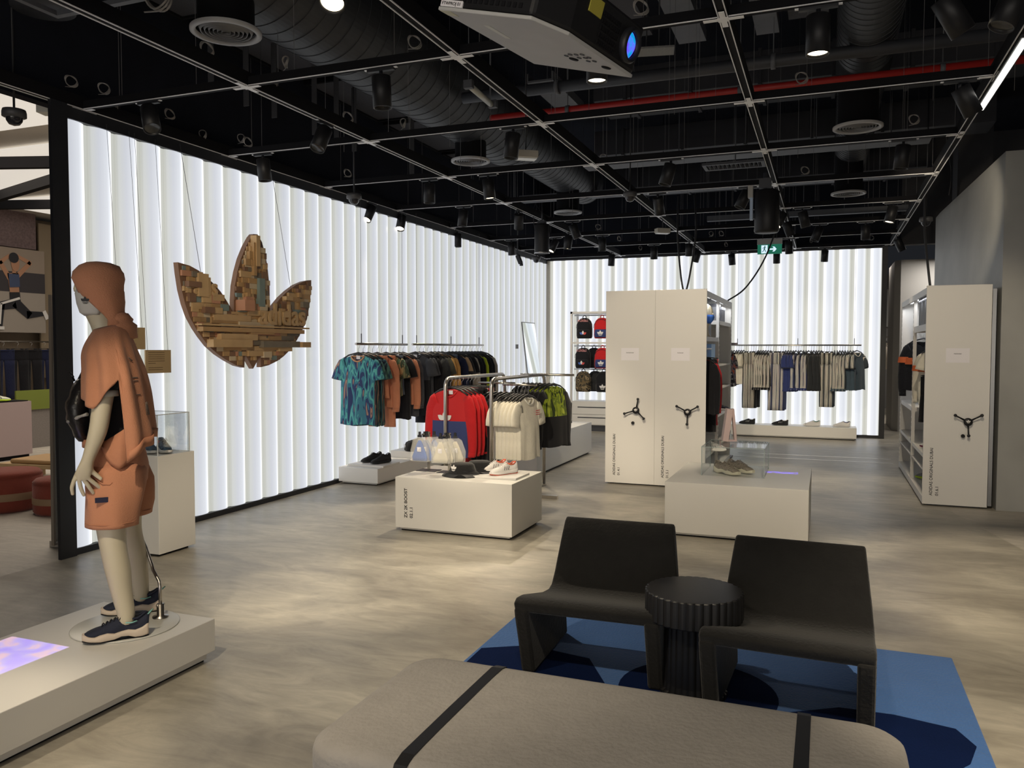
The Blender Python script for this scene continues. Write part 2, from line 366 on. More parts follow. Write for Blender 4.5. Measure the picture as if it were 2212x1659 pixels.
# ================================================================ lighting tracks
GX = [-5.39, -3.83, -2.20, -0.565, 1.04]; GY = [-.2, 1.45, 3.07, 4.69, 6.31, 7.90, 9.55, 11.2, 12.75, 14.2, 15.70]
xn = ['above the glowing left wall', 'left of the round air duct', 'running past the projector', 'running over the side table', 'along the right edge of the ceiling']
for i, x in enumerate(GX):
    y0, y1 = (-.3 if i else 3.6), 15.78
    t = thing('lighting_track', 'long black ceiling lighting track, %s' % xn[i], 'lighting track', (x, 0, 3.435), group='lighting tracks running away from the camera')
    g = G().box(-.028, y0, .006, .028, y1, .10); g.build('channel', BLACKM, t)
    g = G().box(-.027, y0, 0, -.021, y1, .006).box(.021, y0, 0, .027, y1, .006); g.build('metal_lip', TRK, t)
    for k, y in enumerate(GY):
        if y < y0: continue
        g = G().cyl((0, y+.35, .1), (0, y+.35, 1.86), .0022, n=4); g.build('suspension_wire', pm('wire_grey', (.16, .16, .17), .5, .5), t)
for k, y in enumerate(GY):
    t = thing('lighting_track', ('black crosswise ceiling lighting track, %s of the cross tracks counted from the camera' % ordinal(k)) if k > 2 else 'black crosswise ceiling lighting track above the camera, %s from the store front' % ordinal(k), 'lighting track', (0, y, 3.4345), group='crosswise lighting tracks')
    x0 = -5.36 if y > 4 else -3.8
    for q in range(4):
        a, b = GX[q], GX[q+1]
        if a < x0-.1: continue
        g = G().box(a+.03, -.026, .008, b-.03, .026, .065); g.build('channel', BLACKM, t)
        g = G().box(a+.03, -.025, .003, b-.03, -.018, .008); g.build('metal_lip', TRK, t)
        for xx in (a+.4, b-.45):
            gg = G().cyl((xx, 0, .065), (xx, 0, 1.86), .002, n=4); gg.build('suspension_wire', MATS['wire_grey'], t)
for i, x in enumerate(GX):
    for y in GY[3:]:
        g = G().box(-.11, -.016, -.003, .11, .016, 0).box(-.016, -.11, -.003, .016, .11, 0).box(-.03, -.03, -.004, .03, .03, -.001)
        if i in (0, 4): g = G().box(-.016 if i == 0 else -.11, -.016, -.003, .11 if i == 0 else .016, .016, 0).box(-.016, -.11, -.003, .016, .11, 0)
        o = g.build('track_connector', TRK, loc=(x, y, 3.434))
        tag(o, 'small metal cross plate joining ceiling tracks', 'connector', 'track connectors')
# ================================================================ spotlights
def make_spot(lit):
    t = thing('track_spotlight', 'x', 'spotlight')
    G().box(-.10, -.016, -.018, .10, .016, 0).build('track_adapter', BLACK, t, bevel=.003)
    G().box(-.12, -.010, -.005, -.02, .010, .0).box(.02, -.01, -.005, .12, .01, 0).build('adapter_clip', TRK, t)
    h = G(); h.cyl((0, 0, -.018), (0, 0, -.055), .012, n=10); h.build('swivel_stem', BLACK, t)
    g = G(); g.lathe([(0, 0), (.058, 0), (.062, -.004), (.062, -.205), (.057, -.205), (.052, -.19)], 28)
    hd = g.build('lamp_head', PLAST, t); hd.location = (0, 0, -.05)
    g = G(); g.lathe([(.054, -.192), (.03, -.186), (0, -.184)], 24)
    g.build('lens', LAMP if lit else pm('dark_lens', (.03, .03, .03), .15), hd)
    return t
SPROTO = {1: make_spot(1), 0: make_spot(0)}
SP = [(-2.20,3.34,'Y',1,0.00,.1),(-2.75,4.69,'X',0,0.01,0),(-3.83,5.64,'Y',0,-0.05,.1),(-4.98,6.31,'X',0,0.02,0),(-4.73,4.69,'X',0,0.07,.1),(-2.45,6.31,'X',0,-0.02,0),(-3.35,7.90,'X',1,0.02,0),(-4.04,7.90,'X',0,0.00,0),(-5.37,8.92,'Y',1,-0.07,.1),(-5.37,9.69,'Y',1,-0.02,.1),(-4.39,9.55,'X',0,-0.02,0),(-3.83,10.08,'Y',1,0.00,-.12),(-1.43,7.90,'X',0,-0.06,0),(-1.88,9.55,'X',1,0.05,-.1),(-0.86,9.55,'X',0,-0.10,0),(-0.56,11.28,'Y',1,-0.12,.05),(-0.32,11.20,'X',1,0.05,0),(-0.56,12.06,'Y',0,0.08,0),(-0.12,12.75,'X',0,-0.08,0),(0.75,11.20,'X',1,-0.05,0),(0.50,12.75,'X',0,0.00,0),(-3.43,11.20,'X',1,0.08,0),(-4.19,12.75,'X',1,-0.10,.05),(-3.83,12.31,'Y',1,-0.02,0),(-3.40,12.75,'X',0,0.00,0),(-4.98,12.75,'X',0,0.01,0),(-5.37,11.45,'Y',0,0.00,0),(-2.85,14.20,'X',0,0.00,0),(-3.83,15.06,'Y',0,-0.01,0),(-2.20,13.94,'Y',0,0.00,0),(-2.20,15.00,'Y',0,-0.06,0),(-1.69,15.70,'X',0,0.02,0),(-0.61,14.20,'X',0,0.01,0),(-0.88,15.70,'X',0,0.00,0),(-0.05,15.70,'X',0,-0.01,0),(1.04,14.54,'Y',0,0.10,0),(-0.07,4.69,'X',1,0.00,0),(-1.29,4.69,'X',1,0.00,0),(0.52,4.69,'X',1,0.13,0),(0.85,4.69,'X',0,-0.08,0),(0.82,6.31,'X',1,0.11,0),(0.60,7.90,'X',0,-0.02,0)]
near = ['beside the projector, top edge of the ceiling','','','','','','','','','','']
CAMR = Vector((.932, .363, 0))
for i, (x, y, ax, lit, lat, fwd) in enumerate(SP):
    side = 'left wall track' if x < -5 else 'left of the round duct' if x < -3.85 else 'left-centre bay' if x < -2.21 else 'centre bay' if x < -.57 else 'right bay'
    dep = 'nearest rows' if y < 5 else 'second row' if y < 7 else 'third row' if y < 9 else 'fourth row' if y < 11 else 'fifth row' if y < 12 else 'sixth row' if y < 14 else 'row nearest the back wall'
    tl = 'tilted' if abs(lat) > .04 else 'upright'
    o = dup(SPROTO[lit], (x, y, 3.432), 0 if ax == 'X' else PI/2, '%s %s black track spotlight, %s, %s, %.1f m along' % ('lit' if lit else 'unlit', tl, side, dep, y), 'black track spotlights')
    o['label'] = '%s %s black spotlight, %s, %s' % ('lit' if lit else 'unlit', tl, side, dep)
    hd = [c for c in bpy.data.objects if c.parent == o and c.name.startswith('lamp_head')][0]
    # lean of the head in world, turned into the track's frame
    dw = CAMR*lat+Vector((-.363, .932, 0))*(-fwd if fwd else 0)
    v = Vector((dw.x, dw.y, -.2)).normalized()
    if ax == 'Y': v = Matrix.Rotation(-PI/2, 3, 'Z') @ v
    hd.rotation_euler = v.to_track_quat('-Z', 'Y').to_euler()
    hd.location = Vector((0, 0, -.05))
for p in SPROTO.values():
    for c in kids(p):
        for e in kids(c): bpy.data.objects.remove(e)
        bpy.data.objects.remove(c)
    bpy.data.objects.remove(p)
# beams of the lit heads: (head position, aim point, watts, cone)
BEAMS = [((-2.20,3.34,3.2),(-3.5,5.2,0),260,1.0),((-3.35,7.90,3.2),(-3.3,6.6,.4),180,.9),((-5.3,8.92,3.2),(-4.9,8.2,.8),100,.8),((-5.3,9.69,3.2),(-4.7,9.2,.8),120,.9),
 ((-3.83,10.08,3.2),(-3.4,8.2,.8),150,.9),((-1.88,9.55,3.2),(-1.9,8.6,0),130,.9),((-0.07,4.69,3.2),(-.8,7.4,.4),190,.8),((-1.29,4.69,3.2),(-1.75,9.3,1.35),430,.60),
 ((0.55,4.69,3.2),(1.25,9.1,1.2),230,.62),((0.86,6.31,3.2),(1.4,6.4,0),250,1.1),((-0.56,11.28,3.2),(-.9,10.6,0),90,.9),((-0.32,11.2,3.2),(-.3,15.3,1.0),300,.8),((0.75,11.2,3.2),(.2,10,0),80,.9),
 ((-3.43,11.2,3.2),(-3.4,10.6,0),90,.9),((-4.19,12.75,3.2),(-4.3,15.1,1.2),150,.9),((-3.83,12.31,3.2),(-3.7,11.6,0),80,.9),((.70,7.9,3.2),(1.55,11.3,3.0),110,.8),  # last beam is added to brighten the concrete wall, no lit head there
 # added beams without modelled fixtures, mostly above and behind the camera
 ((-2.20,3.0,3.2),(-3.1,7.6,.9),480,.55),((-2.2,1.2,3.2),(-5.1,6.3,2.0),300,.55),((-2.20,1.2,3.2),(-2.0,3.4,0),170,1.1),((-.57,1.2,3.2),(-.7,2.2,.4),85,1.2),((1.04,2.2,3.2),(1.4,3.6,0),400,1.15),((-.57,-1,3.2),(-.6,4.0,0),80,1.1),((-3.8,-.2,3.2),(-3.15,1.70,.2),260,.40),((-2.75,5.2,3.2),(-2.0,4.8,0),170,1.2)]
for a, b, p, s in BEAMS: spot((a[0], a[1], 3.13), b, p*1.05, s)
# ================================================================ cable coils
COILS = [(-3.83,3.88,3.70),(-3.83,4.30,3.56),(-3.50,4.69,3.56),(-5.39,4.59,3.62),(-5.17,4.69,3.57),(-5.39,5.01,3.56),(-5.39,5.58,3.64),(-5.39,5.98,3.56),(-5.23,6.31,3.59),(-5.15,6.31,3.55),(-3.83,5.00,3.56),(-2.50,4.69,3.56),(-3.83,5.98,3.56),(-3.48,6.31,3.56),(-5.07,7.90,3.57),(-1.03,4.69,3.56),(0.68,7.90,3.59),(1.04,7.52,3.56),(-0.20,6.31,3.56),(-0.25,9.55,3.56),(-3.48,14.2,3.56),(-1.87,14.2,3.56),(-1.70,14.2,3.56),(-1.13,14.2,3.57),(-3.42,15.7,3.56),(-1.79,15.7,3.56),(-3.47,12.75,3.56),(0.71,15.7,3.56),(-0.29,15.7,3.56),(-2.20,8.28,3.58)]
CW = pm('coiled_wire', (.30, .28, .26), .5, .3)
cp = G()
for k in range(3):
    cp.tube([(.045*math.cos(a+.2*k)*(1+.08*k), .006*(k-1)+.01*math.sin(2*a), .045*math.sin(a)*(1+.06*k)) for a in [2*PI*i/20 for i in range(20)]], .004, 6, closed=True)
cp.tube([(.04, 0, -.03), (.01, 0, -.052), (-.05, 0, -.054)], .003, 5)
co0 = cp.build('cable_coil', CW); tag(co0, 'small coil of spare suspension wire tied above a ceiling track', 'cable coil', 'coils of spare wire on the tracks')
for i, (x, y, z) in enumerate(COILS):
    o = co0 if i == 0 else co0.copy()
    if i: COL.objects.link(o)
    o.location = (x, y, z+.01); o.rotation_euler = (0, 0, .3+.9*math.sin(i*2.3))
    if i == 0: o.scale = (1.7, 1.7, 1.7); o.location.z += .03
    else: o.scale = (.85, .85, .85)
# ================================================================ ducts, diffusers
DUCT = pm('dark_duct_paint', (.024, .026, .031), .5, var=.15, scale=2, spec=.4)
def duct(label, x, z, segs, pitch):
    t = thing('air_duct', label, 'air duct', (x, segs[0][0], z))
    for y0, y1, r in segs:
        g = G(); prof = []
        y = y0
        while y < y1:
            prof += [(y, r), (y+pitch*.955, r), (y+pitch*.96, r+.004), (y+pitch*.995, r+.004)]; y += pitch
        n = 72; rings = [[(rr*math.cos(2*PI*j/n), yy-segs[0][0], rr*math.sin(2*PI*j/n)) for j in range(n)] for yy, rr in prof]
        g.loft(rings, smooth=False); o = g.build('duct_section', DUCT, t)
        pass
        g = G(); g.lathe([(r+.012, -.04), (r+.02, 0), (r+.012, .04)], 36); c = g.build('joint_ring', DUCT, t, rot=(PI/2, 0, 0)); c.location = (0, y0-segs[0][0]+.02, 0)
    return t
d1 = duct('large round spiral air duct running away left of centre', -3.86, 4.38, [(2.5, 9.6, .44), (9.6, 13.2, .33)], .16)
d2 = duct('smaller round ribbed air duct on the right side of the ceiling', .29, 4.38, [(2.5, 8.2, .25), (8.9, 14.5, .23)], .11)
G().lathe([(.25, -.35), (.25, .35)], 30).build('duct_sleeve', BLACKM, d2, rot=(PI/2, 0, 0), loc=(0, 6.05, 0))
for i, (x, y, r, lb) in enumerate([(-3.86, 4.52, .235, 'round ceiling diffuser nearest the camera on the left'), (-3.86, 8.59, .225, 'round ceiling diffuser in the middle of the large duct'), (-3.86, 12.35, .225, 'round ceiling diffuser at the far end of the large duct'), (.25, 8.64, .23, 'round ceiling diffuser under the right duct, nearer one'), (.25, 12.24, .23, 'round ceiling diffuser under the right duct, farther one')]):
    t = thing('air_diffuser', lb, 'air vent', (x, y, 3.75))
    G().lathe([(r*.8, .7), (r*.8, .03)], 28).build('neck', BLACKM, t)
    G().lathe([(r, .02), (r, 0), (r*.86, -.004), (r*.84, .02)], 40).build('rim', pm('diffuser_grey', (.42, .42, .43), .5), t)
    g = G()
    for k in range(6): rr = r*(.76-.125*k); g.lathe([(rr, .028), (rr*.93, 0), (rr*.90, .004), (rr*.96, .03)], 36)
    g.build('vanes', pm('vane_grey', (.20, .20, .21), .5), t)
    G().lathe([(r*.84, .035), (0, .035)], 30).build('back_plate', BLACKM, t)
# a dim round diffuser at the left and one blank plate
o = G().lathe([(0, 0), (.2, 0), (.2, .03), (0, .03)], 30).build('ceiling_plate', DARKG, loc=(-5.0, 4.05, 3.9)); tag(o, 'dark round plate in the shadowed upper left of the ceiling', 'vent')
# ================================================================ pipes, trays, rods
def pipe(name, label, p0, p1, r, mat, n=16, cl=None):
    t = thing(name, label, 'pipe', p0); d = Vector(p1)-Vector(p0)
    G().cyl((0, 0, 0), d, r, n=n).build('pipe_run', mat, t)
    k = max(2, int(d.length/1.6))
    for i in range(k):
        c = d*((i+.5)/k); g = G()
        u = d.normalized()*.02; g.cyl(c-u, c+u, r*1.25, n=n); g.build('clamp', cl or MIDG, t)
        G().cyl(c+Vector((0, 0, r)), c+Vector((0, 0, 5.3-p0[2]-c.z)), .005, n=6).build('hanging_rod', MIDG, t)
    return t
pipe('sprinkler_pipe', 'red sprinkler pipe crossing the ceiling above the third cross track', (-3.35, 7.98, 4.035), (1.75, 7.98, 4.035), .036, RED)
pipe('water_pipe', 'thick dark grey pipe crossing the ceiling in front of the red pipe', (-3.45, 7.5, 4.12), (2.5, 7.55, 4.12), .055, DARKG)
for i, (x0, x1, y, z, wd, lb) in enumerate([(-3.1, 1.1, 10.6, 4.05, .28, 'flat grey cable tray behind the red pipe'), (-4.9, 1.3, 12.9, 4.1, .25, 'flat grey cable tray in front of the back wall'), (-2.0, 1.2, 14.6, 3.85, .10, 'narrow pale metal bar near the back wall')]):
    t = thing('cable_tray', lb, 'cable tray', (x0, y, z))
    G().box(0, 0, 0, x1-x0, wd, .02).box(0, 0, .02, x1-x0, .01, .09).box(0, wd-.01, .02, x1-x0, wd, .09).build('tray_channel', MIDG, t)
    for k in range(5):
        xx = (x1-x0)*(k+.5)/5; G().cyl((xx, wd/2, .02), (xx, wd/2, 5.3-z), .006, n=6).build('hanging_rod', MIDG, t)
# perforated acoustic panels on the left and ducts higher up
PERF = pm('perforated_panel', (.055, .055, .065), .8, var=.5, scale=90)
k = 0
for (x, y, wx, wy, z) in [(-4.8, 4.9, 1.0, 1.5, 4.5), (-4.85, 6.6, 1.0, 1.5, 4.5), (-4.85, 8.3, 1.0, 1.5, 4.5), (-4.85, 10.0, 1.0, 1.5, 4.5), (-4.85, 11.7, 1.0, 1.5, 4.5)]:
    t = thing('acoustic_panel', 'dark perforated ceiling panel, %s from the camera in the left ceiling strip' % ordinal(k), 'ceiling panel', (x, y, z), group='perforated ceiling panels'); k += 1
    G().box(-wx/2, -wy/2, 0, wx/2, wy/2, .05).build('panel', PERF, t)
    G().box(-wx/2-.03, -wy/2-.03, -.02, -wx/2, wy/2+.03, .07).box(wx/2, -wy/2-.03, -.02, wx/2+.03, wy/2+.03, .07).box(-wx/2, -wy/2-.03, -.02, wx/2, -wy/2, .07).box(-wx/2, wy/2, -.02, wx/2, wy/2+.03, .07).build('panel_frame', BLACKM, t)
random.seed(4)
k = 0
for (x, y, wx, wy, z, ang) in [(-2.75, 6.9, .28, 1.0, 4.5, 0), (-2.25, 7.3, .12, 1.3, 4.4, .0), (-1.75, 7.2, .30, 1.2, 4.6, .0), (-1.25, 7.4, .26, 1.2, 4.55, 0), (-.55, 7.5, .20, .8, 4.5, 0), (-.2, 7.4, .34, 1.0, 4.6, 0), (1.0, 7.2, .3, .9, 4.6, .1), (-1.7, 5.3, .5, 1.0, 4.7, 0), (-2.6, 5.2, .24, 1.3, 4.6, 0), (-.3, 5.6, .4, .5, 4.7, 0), (-2.95, 9.0, .3, 1.2, 4.5, 0)]:
    t = thing('cable_tray', 'short grey metal tray high in the dark ceiling, %s of the short trays' % ordinal(k), 'cable tray', (x, y, z), group='short trays among the ceiling services', rz=ang); k += 1
    G().box(-wx/2, -wy/2, 0, wx/2, wy/2, .02).box(-wx/2, -wy/2, .02, -wx/2+.015, wy/2, .1).box(wx/2-.015, -wy/2, .02, wx/2, wy/2, .1).build('tray_channel', MIDG if k % 3 else PERF, t)
    for sx in (-1, 1): G().cyl((sx*wx*.4, 0, .02), (sx*wx*.4, 0, 5.3-z), .005, n=6).build('hanging_rod', MIDG, t)
k = 0
for (y0, y1, x0, x1, z) in [(9.3, 10.1, -2.6, 1.9, 4.5), (11.5, 12.1, -3.2, 1.9, 4.4), (13.6, 14.3, -3.4, 1.2, 4.3)]:
    g = G().box(x0, y0, z, x1, y1, z+.35)
    for q in range(6): xx = x0+(x1-x0)*(q+.5)/6; g.box(xx-.02, y0-.02, z-.02, xx+.02, y1+.02, z+.37)
    o = g.build('rectangular_duct', pm('box_duct_dark', (.022, .023, .03), .7, var=.3), bevel=.004); tag(o, 'wide dark rectangular air duct, %s counted from the camera' % ordinal(k), 'air duct'); k += 1
# vertical hangers in the void (flat straps near the left wall)
k = 0
for y in (5.6, 6.05, 6.45, 7.1, 7.5, 7.85, 9.2):
    o = G().box(-.03, -.004, -.55, .03, .004, .9).build('hanger_strap', pm('strap_grey', (.05, .05, .055), .7), loc=(-4.95, y, 4.35)); tag(o, 'flat metal hanger strap below the left ceiling panels', 'strap', 'flat hanger straps')
random.seed(9)
w0 = G().cyl((0, 0, 0), (0, 0, 1.75), .0022, n=4).build('support_wire', MATS['wire_grey']); tag(w0, 'thin vertical ceiling support wire', 'wire', 'thin vertical wires in the ceiling')
for i in range(46):
    o = w0 if i == 0 else w0.copy()
    if i: COL.objects.link(o)
    o.location = (random.uniform(-4.6, 1.3), random.choice([6.9, 8.7, 10.3, 10.9, 12.2, 13.4, 14.9])+random.uniform(-.3, .3), 3.55)
# ================================================================ projectors
def projector(label, M, L=.587, W=.43, H=.17):
    t = thing('projector', label, 'projector'); t.matrix_world = M
    body = [(0, 0), (W*.97, 0), (W, L*.05), (W, L*.86), (W*.86, L), (0, L)]
    # local: x across towards the lens side, y along, z up (underside at 0)
    G().prism([(0, 0), (W*.86, 0), (W, L*.22), (W, L), (0, L)], lambda u, v, z: (u, v, z), .012, H).build('body', PLAST, t, bevel=.012)
    G().prism([(0, 0), (W*.86, 0), (W, L*.22), (W, L), (0, L)], lambda u, v, z: (u, v, z), 0, .012).build('bottom_plate', pm('pale_grey_plate', (.45, .45, .45), .55, var=.1), t, bevel=.003)
    g = G().lathe([(.055, 0), (.06, .02), (.05, .03), (.043, .012)], 32); g.build('lens_ring', BLACK, t, rot=(0, PI/2, 0), loc=(W-.002, L*.84, H*.50))
    m, tt, b = newmat('blue_lens'); N = tt.nodes; tc = N.new('ShaderNodeTexCoord'); n = N.new('ShaderNodeTexNoise'); n.inputs['Scale'].default_value = 22
    tt.links.new(tc.outputs['Object'], n.inputs['Vector']); r = ramp(N, [(.38, (.0, .25, .5)), (.6, (.12, .06, 1.))]); tt.links.new(n.outputs[0], r.inputs[0]); tt.links.new(r.outputs[0], b.inputs['Emission Color']); b.inputs['Emission Strength'].default_value = 1.3; b.inputs['Base Color'].default_value = (.01, .01, .05, 1); b.inputs['Roughness'].default_value = .1
    G().lathe([(.043, .008), (.03, .018), (0, .024)], 24).build('lens', m, t, rot=(0, PI/2, 0), loc=(W-.002, L*.84, H*.50))
    g = G()
    for a in range(5):
        for b_ in range(9): g.box(W-.001, L*(.50+.024*b_), .03+.022*a, W+.003, L*(.50+.024*b_)+.009, .03+.022*a+.014)
    g2 = G()
    for a in range(4):
        for b_ in range(14): g2.box(.03+.022*b_, -.003, .03+.024*a, .03+.022*b_+.012, .001, .03+.024*a+.015)
    g.build('vent_grille', BLACKM, t); g2.build('vent_grille', BLACKM, t)
    G().box(W-.002, L*.34, .10, W+.003, L*.48, .15).build('yellow_label', pm('label_yellow', (.45, .40, .06), .6), t)
    G().box(.01, -.004, .012, .10, .001, .032).build('white_label', CARD, t)
    text('label_text', 'FTWPROJ 01', .014, PLAST, basis((1, 0, 0), (0, 0, 1), (0, -1, 0), (.015, -.0045, .017)), t, ext=.0003)
    g = G()
    for bx, by in [(.30, .36), (.32, .39), (.34, .42), (.33, .35), (.35, .38), (.37, .41), (.36, .34), (.37, .37), (.27, .385)]: g.lathe([(.008, 0), (.0095, -.002), (.0075, -.002)], 14, c=(bx*W/.43, by*L/.587, 0))
    g.build('buttons', MIDG, t)
    g = G()
    for bx, by in [(.28, .42), (.38, .48)]: g.lathe([(0, -.003), (.016, -.003), (.018, 0)], 18, c=(bx, by, 0))
    g.build('feet', BLACKM, t)
    g = G().box(.10, .12, -.001, .125, .25, .001); g.build('tape', pm('pale_tape', (.6, .6, .55), .5), t)
    G().box(0.005, 0.005, -.001, .05, .05, .001).build('paper_sticker', pm('cream_sticker', (.6, .58, .42), .6), t)
    G().cyl((W/2, L/2, H), (W/2, L/2, H+.9), .02, n=12).box(W*.2, L*.2, H, W*.8, L*.8, H+.02).build('ceiling_mount', BLACK, t)
    return t
x = Vector((.402, -.087, -.127)).normalized(); z = Vector((.2897, -.0588, .9553)); y = z.cross(x).normalized(); z = x.cross(y).normalized()
projector('large projector with a pale underside and glowing blue lens, nearest the camera', basis(x, y, z, (-1.186, 2.383, 2.692)))
# second, end-on projector hanging in front of the back wall
t = thing('projector', 'black cylindrical projector with a grey box on its side, above the right display cabinets', 'projector', (-.62, 8.85, 3.43))
G().lathe([(0, 0), (.11, 0), (.125, .02), (.125, .42), (.10, .44), (0, .44)], 30).build('body', PLAST, t, loc=(.02, 0, -.62))
G().cyl((0, 0, .0), (0, 0, -.2), .02, n=10).box(-.06, -.04, -.16, .06, .04, -.06).build('bracket', DARKG, t)
G().box(-.17, -.05, -.25, -.12, .05, -.13).build('grey_box', pm('box_grey', (.32, .31, .29), .5), t)
G().box(-.15, -.03, -.48, -.12, .03, -.25).build('light_panel', pm('pale_blue_panel', (.35, .45, .6), .3), t)
# hanging speaker
t = thing('hanging_speaker', 'black hanging cylinder loudspeaker above the clothes rails', 'speaker', (-3.72, 10.7, 3.43))
G().lathe([(0, -.50), (.10, -.50), (.105, -.48), (.105, -.12), (.10, -.10), (0, -.10)], 30).build('body', PLAST, t)
G().lathe([(.106, -.505), (.11, -.50), (.106, -.49)], 30).build('rim', ALU, t)
G().cyl((0, 0, -.1), (0, 0, .2), .012, n=8).box(-.05, -.05, -.11, .05, .05, -.05).build('bracket', DARKG, t)
G().tube([(0, 0, .05), (-.1, 0, .2), (-.14, 0, .08), (-.10, 0, -.2), (-.09, 0, -.35)], .006, 6).build('cable', BLACK, t)
# dome cameras
def dome(label, x, y, z, top=5.3):
    t = thing('security_camera', label, 'security camera', (x, y, z))
    G().lathe([(.0, .05), (.075, .05), (.08, .03), (.08, 0), (.06, -.01)], 26).build('housing', pm('camera_grey', (.06, .06, .065), .5), t)
    G().lathe([(.058, -.005), (.053, -.03), (.035, -.055), (0, -.066)], 24).build('dome', pm('dome_glass', (.02, .02, .025), .08), t)
    G().cyl((0, 0, .05), (0, 0, top-z), .008, n=8).build('stem', BLACK, t)
dome('black dome security camera hanging over the glowing left wall', -4.73, 7.49, 3.2)
dome('dark dome security camera in the back left corner', -4.87, 13.7, 3.2)
dome('dome security camera hanging beside the concrete wall on the right', 1.15, 11.5, 3.22)
dome('dome security camera left of the black column over the neighbouring area', -5.5, 4.2, 3.27)
dome('black dome detector hanging in the middle of the ceiling', -2.13, 9.2, 3.35)
t = thing('security_camera', 'small black bullet camera beside the corner dome camera', 'security camera', (-5.0, 13.1, 3.2))
G().obox(Matrix.Translation((.03, 0, -.06)) @ Matrix.Rotation(-.4, 4, 'Y'), .07, .07, .16).build('housing', BLACK, t, bevel=.01)
G().cyl((0, 0, .02), (0, 0, 2.1), .01, n=8).build('stem', BLACK, t); G().lathe([(0, -.02), (.03, -.02), (.03, .02), (0, .02)], 14, c=(.07, 0, -.15)).build('lens', DARKG, t)
# emergency lights
for i, (x, y, z, lb) in enumerate([(-2.5, 6.75, 3.28, 'white box emergency light hanging under the round duct'), (-2.2, 11.55, 3.25, 'white box emergency light far back in the middle')]):
    t = thing('emergency_light', lb, 'emergency light', (x, y, z), .6)
    G().box(-.10, -.06, 0, .10, .06, .06).build('housing', pm('cream_plastic', (.45, .42, .36), .5), t, bevel=.004)
    G().box(-.09, -.05, -.012, .09, .05, 0).build('diffuser', pm('milk_diffuser', (.7, .7, .66), .3), t)
    G().cyl((0, 0, .06), (0, 0, 5.3-z), .006, n=6).build('hanging_rod', BLACK, t)
# flat plate and slatted grille up among the ducts
t = thing('access_plate', 'small pale grey perforated plate hanging near the top centre', 'plate', (-1.35, 6.6, 4.0), .2)
G().box(-.17, -.09, 0, .17, .09, .015).build('plate', pm('plate_grey', (.2, .2, .2), .6, var=.3, scale=60), t)
for sx in (-.05, .05): G().cyl((sx, 0, .015), (sx, 0, 1.3), .006, n=6).build('hanging_rod', BLACK, t)
t = thing('ceiling_grille', 'slatted rectangular ceiling grille left of the second projector', 'vent', (-1.05, 9.9, 3.75))
G().box(-.35, -.16, 0, .35, -.12, .03).box(-.35, .12, 0, .35, .16, .03).box(-.35, -.12, 0, -.31, .12, .03).box(.31, -.12, 0, .35, .12, .03).build('frame', MIDG, t)
g = G()
for q in range(12): g.obox(Matrix.Translation((-.28+.051*q, 0, .015)) @ Matrix.Rotation(.6, 4, 'Y'), .006, .24, .03)
g.build('slats', MIDG, t); G().cyl((0, .14, .03), (0, .14, .75), .008, n=6).build('hanging_rod', MIDG, t)
# pale L-shaped battens top left
t = thing('ceiling_batten', 'pale L-shaped metal batten in the upper left corner of the ceiling', 'batten', (-4.2, 3.85, 3.72))
G().box(-.45, -.02, 0, .6, .02, .03).build('long_bar', MIDG, t); G().box(-.45, -.9, 0, -.41, -.02, .03).build('short_bar', MIDG, t); G().cyl((-.4, 0, .03), (-.4, 0, 1.58), .005, n=6).build('hanging_rod', MIDG, t)
t = thing('fluorescent_tube', 'pale tube light fixture left of the red pipe', 'light', (-2.95, 6.55, 3.9), .0)
G().cyl((0, 0, 0), (-.03, .55, 0), .028, n=12).build('tube', pm('tube_glass', (.55, .55, .5), .3), t); G().box(-.04, -.05, -.03, .04, 0, .04).build('end_cap', MIDG, t); G().box(-.06, .55, -.03, .02, .6, .04).build('end_cap', MIDG, t)
for yy in (.02, .5): G().cyl((-.02, yy, .02), (-.02, yy, 1.4), .004, n=6).build('hanging_rod', MIDG, t)
t = thing('linear_light', 'bright white linear lamp on the right edge track', 'linear light', (1.06, 5.55, 3.42))
G().box(-.03, 0, 0, .03, 1.55, .04).build('housing', BLACK, t); G().box(-.02, .02, -.006, .02, 1.53, 0).build('lamp_strip', em('cool_strip', (1, .97, .9), 5), t)
# exit sign
t = thing('exit_sign', 'green running man exit sign with arrow hanging before the back wall', 'exit sign', (-.82, 12.8, 3.03))
G().box(-.18, -.03, .145, .18, .03, .22).build('housing', pm('sign_housing', (.35, .35, .34), .5), t)
G().box(-.175, -.006, 0, .175, .006, .145).build('sign_panel', em('exit_green', (.005, .10, .06), 1.0), t)
WS = em('exit_white', (.62, .8, .95), 1.)
g = G(); g.box(-.12, -.009, .012, -.03, -.006, .133); g.build('pictogram_panel', WS, t)
g = G(); P_ = lambda u, v, tt: (u, tt, v)
g.lathe([(0, 0), (.009, 0), (.009, .002)], 12, c=(0, 0, 0))
g = G(); g.prism([(-.068+.009*math.cos(a), .118+.009*math.sin(a)) for a in [2*PI*i/12 for i in range(12)]], P_, -.012, -.009)
for a, b, ww in [((-.070,.108),(-.078,.070),.016),((-.070,.105),(-.052,.088),.007),((-.072,.104),(-.095,.096),.007),((-.095,.096),(-.10,.078),.006),((-.078,.072),(-.058,.055),.010),((-.058,.055),(-.06,.028),.008),((-.078,.072),(-.088,.046),.010),((-.088,.046),(-.11,.036),.008)]:
    d = Vector((b[0]-a[0], b[1]-a[1])); nn = Vector((-d.y, d.x)).normalized()*ww/2
    g.prism([(a[0]+nn.x, a[1]+nn.y), (a[0]-nn.x, a[1]-nn.y), (b[0]-nn.x, b[1]-nn.y), (b[0]+nn.x, b[1]+nn.y)], P_, -.012, -.009)
g.build('running_figure', em('exit_dark', (.005, .08, .06), .6), t)
